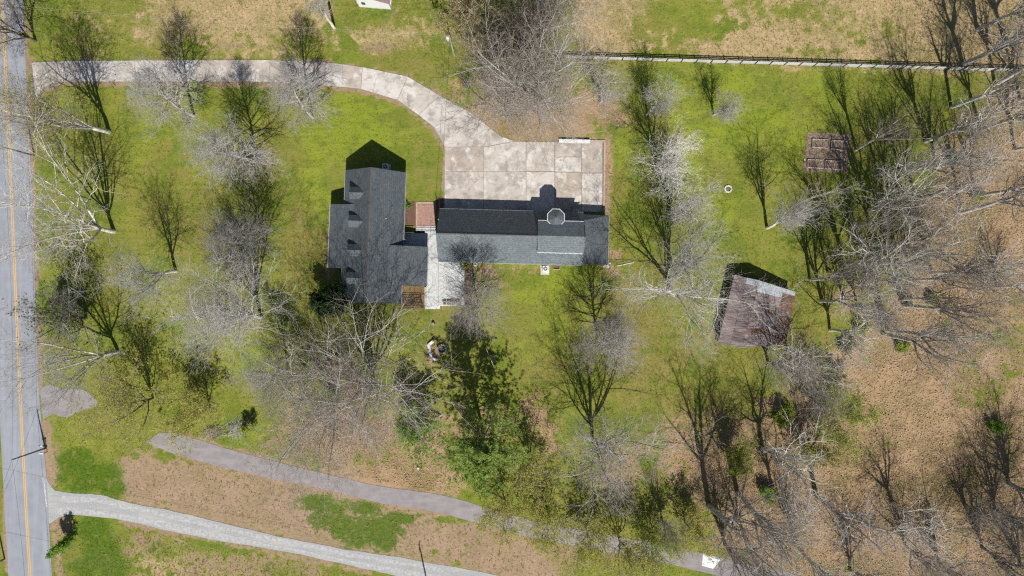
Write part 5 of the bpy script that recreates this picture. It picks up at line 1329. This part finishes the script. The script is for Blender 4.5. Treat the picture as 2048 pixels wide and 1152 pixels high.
# shrubs in the wood
GS = "shrubs in the right-hand wood"
for i, (px, py, h, R, leaf, n, lab) in enumerate((
        (1720, 655, 1.8, 2.0, 'leaf_lime', 2200, "low lime green shrub under the tall trunks above the open leaf litter"),
        (1950, 395, 1.6, 2.2, 'leaf_lime', 2000, "green shrub beside the tall trunk in the upper right wood"),
        (1840, 520, 1.5, 1.8, 'ivy', 1500, "dark green shrub at the foot of the dark-based trunk"),
        (1815, 600, 1.4, 1.6, 'ivy', 1500, "dark green shrub below the dark-based trunk in the wood"),
        (1560, 830, 2.4, 3.4, 'leaf_lime', 4000, "green shrub left of the lime green budding tree"),
        (1525, 985, 2.2, 3.6, 'leaf_green', 4000, "green shrub under the bare trees right of the tarp"),
        (1905, 318, 1.6, 2.0, 'leaf_green', 1400, "small green shrub among the trunks below the fence's end"),
        (1800, 690, 1.2, 3.0, 'leaf_lime', 3000, "low green shrub at the top of the open leaf litter"),
        (1760, 520, 1.4, 2.6, 'leaf_lime', 2200, "low green shrub under the white sycamores right of the barn"),
        (1690, 690, 1.6, 2.4, 'ivy', 2000, "dark green shrub between the barn and the leaf litter"),
        (1860, 600, 1.3, 2.6, 'leaf_lime', 2200, "low green shrub right of the tall straight trunk"),
        (1985, 850, 1.6, 2.4, 'leaf_green', 1800, "green shrub near the right edge above the bottom corner"))):
    tree(shrub, "shrub", px, py, lab, "shrub", 800 + i, h, R, 'bark_brown', 'twig_brown', leaf, n, .11, 9, group=GS)
tree(shrub, "shrub", 929, 531, "small green shrub at the deck's corner by the garage", "shrub", 820, .8, .7, 'bark_brown', 'twig_brown', 'leaf_lime', 500, .1, 6)
tree(shrub, "shrub", 815, 411, "small green shrub in the mulch bed beside the brick patio", "shrub", 821, .8, .7, 'bark_brown', 'twig_brown', 'leaf_green', 500, .1, 6)
tree(shrub, "shrub", 968, 678, "small bright green shrub in the grass right of the fire pit", "shrub", 822, 1.0, 1.3, 'bark_brown', 'twig_brown', 'leaf_lime', 900, .1, 7)

# brush piles
for px, py, sd, lab in ((428, 862, 1, "left brush pile of cut branches above the lower lane"), (476, 856, 2, "right brush pile with long pale sticks above the lower lane")):
    rng = np.random.default_rng(sd); n = 110; c = G(px, py)
    an = rng.normal(.5 if sd == 1 else 1.1, .7, n); p0 = np.stack([rng.normal(0, .8, n), rng.normal(0, .6, n), rng.uniform(.02, .5, n)], 1)
    d = np.stack([np.cos(an), np.sin(an), rng.normal(0, .12, n)], 1); L = rng.uniform(.8, 3.2, n)
    lv = Level(grow_lines(rng, p0 - d * L[:, None] / 2 * .8, d, L, 4, .07, 0), rng.uniform(.015, .05, n), np.full(n, .01))
    V, Q, T = tube_mesh([(lv, 4)]); V[:, 2] = np.maximum(V[:, 2], .01)
    o = link_mesh("brush_pile", np_mesh("brush_pile", V, Q, T), 'twig_tan' if sd == 1 else 'twig_silver', None, c); tag(o, lab, "brush pile", "brush piles")

# ---------------------------------------------------------------- uncountable ground cover
def zone_at(key, x, y):
    i = np.clip(((y + 60) / STEP).astype(int), 0, GX.shape[0] - 1); j = np.clip(((x + 96) / STEP).astype(int), 0, GX.shape[1] - 1)
    return ZONES[key][i, j]
def blocked(x, y):
    px, py = x * 12 + 1024, 576 - y * 12; b = np.zeros(len(x), bool)
    b |= px < 108
    b |= (py > 116) & (py < 172) & (px < 735)
    b |= (px > 700) & (px < 900) & (np.abs((px - 720) * .62 - (py - 150) ) < 45) & (py < 300)
    b |= (px > 860) & (px < 1212) & (py > 215) & (py < 432)
    b |= (px > 652) & (px < 862) & (py > 335) & (py < 620)
    b |= (px > 800) & (px < 1220) & (py > 395) & (py < 535)
    b |= (px > 845) & (px < 935) & (py > 500) & (py < 622)
    lane_c = np.interp(px, [80, 180, 300, 500, 700, 890, 1060, 1300, 1500, 1800], [805, 815, 875, 929, 975, 1010, 1055, 1101, 1145, 1220]); b |= np.abs(py - lane_c) < 22
    gr_c = np.interp(px, [90, 200, 260, 380, 500, 640, 760, 890, 1100], [1005, 1012, 1024, 1049, 1076, 1104, 1126, 1150, 1190]); b |= np.abs(py - gr_c) < 30
    return b
rng = np.random.default_rng(77)
def scatter(n, fn):
    x = rng.uniform(-88, 88, n); y = rng.uniform(-50, 50, n); keep = (rng.random(n) < fn(x, y)) & ~blocked(x, y); return x[keep], y[keep]
x, y = scatter(190000, lambda x, y: zone_at('litter', x, y) ** 2.0 * .9)
V, Q = leaf_quads(rng, np.stack([x, y, rng.uniform(.03, .1, len(x))], 1), .13, .25)
o = link_mesh("fallen_leaves", np_mesh("fallen_leaves", V, Q), 'litter', None); tag(o, "brown fallen leaves strewn under the trees", "leaves", kind="stuff")
def tufts(n, fn, size, name, mat, label):
    x, y = scatter(n, fn); m = len(x); b = 3
    X = np.repeat(x, b); Y = np.repeat(y, b); an = rng.random(m * b) * 6.28; ln = size * rng.uniform(.5, 1.3, m * b); w = .03 + .02 * rng.random(m * b)
    tilt = rng.uniform(.4, 1.1, m * b)
    base = np.stack([X, Y, np.full(m * b, -.03)], 1); s = np.stack([-np.sin(an) * w, np.cos(an) * w, 0 * w], 1)
    tip = base + np.stack([np.cos(an) * np.sin(tilt) * ln, np.sin(an) * np.sin(tilt) * ln, np.cos(tilt) * ln + .03], 1)
    V = np.stack([base - s, base + s, tip], 1).reshape(-1, 3)
    o = link_mesh(name, np_mesh(name, V, None, np.arange(m * b * 3).reshape(-1, 3)), mat, None); tag(o, label, "grass", kind="stuff"); TRI[0] += m * b
tufts(90000, lambda x, y: (1 - zone_at('dry', x, y)) * (1 - zone_at('litter', x, y) * .8) * (1 - zone_at('bare', x, y) * .8) * .6, .17, "grass_tufts", 'tuft', "green grass tufts of the lawn")
tufts(150000, lambda x, y: np.clip(zone_at('dry', x, y) + .25 * zone_at('bare', x, y), 0, 1) * .9, .3, "dry_grass", 'drytuft', "dry tan grass of the hay field and verge")
# undergrowth of the wood: bare brushy stems
bp = [(1845, 300, 60, 170, 1.0), (1750, 560, 70, 90, 1.0), (1660, 700, 70, 50, .9), (1800, 460, 60, 60, .6), (1960, 200, 90, 120, .8), (1480, 930, 110, 80, .5), (1560, 1040, 90, 90, .6), (1950, 1080, 110, 80, .8), (1120, 890, 70, 50, .35), (1420, 1040, 60, 50, .5), (1590, 780, 70, 40, .8), (1050, 90, 90, 50, .6), (2000, 350, 60, 60, .5), (1880, 590, 60, 30, .5), (1700, 1000, 70, 90, .3), (990, 110, 40, 40, .7)]
def brush(x, y):
    px, py = x * 12 + 1024, 576 - y * 12; w = np.zeros(len(x))
    for cx, cy, rx, ry, k in bp: w = np.maximum(w, k * np.clip(1.2 - ((px - cx) / rx) ** 2 - ((py - cy) / ry) ** 2, 0, 1))
    return w
x, y = scatter(26000, lambda x, y: brush(x, y) * .8)
n = len(x); d = np.stack([rng.normal(0, .45, n), rng.normal(0, .45, n), np.ones(n)], 1)
l1 = Level(grow_lines(rng, np.stack([x, y, np.full(n, -.03)], 1), d, rng.uniform(.6, 2.6, n), 3, .15, 0), np.full(n, .016), np.full(n, .009))
l2 = spawn(rng, l1, 4, .25, 1, .7, lambda t, L: L * .45, 2, .7, .012, .15, .02, .6, .2, .008)
V, Q, T = tube_mesh([(l1, 3), (l2, 3)])
o = link_mesh("undergrowth", np_mesh("undergrowth", V, Q, T), 'twig_wood', None); tag(o, "tangled brown undergrowth between the trunks of the wood", "undergrowth", kind="stuff")
TRI[0] += 2 * len(Q) + len(T)
print("TREE TRIANGLES", TRI[0], "objects", len(bpy.data.objects))
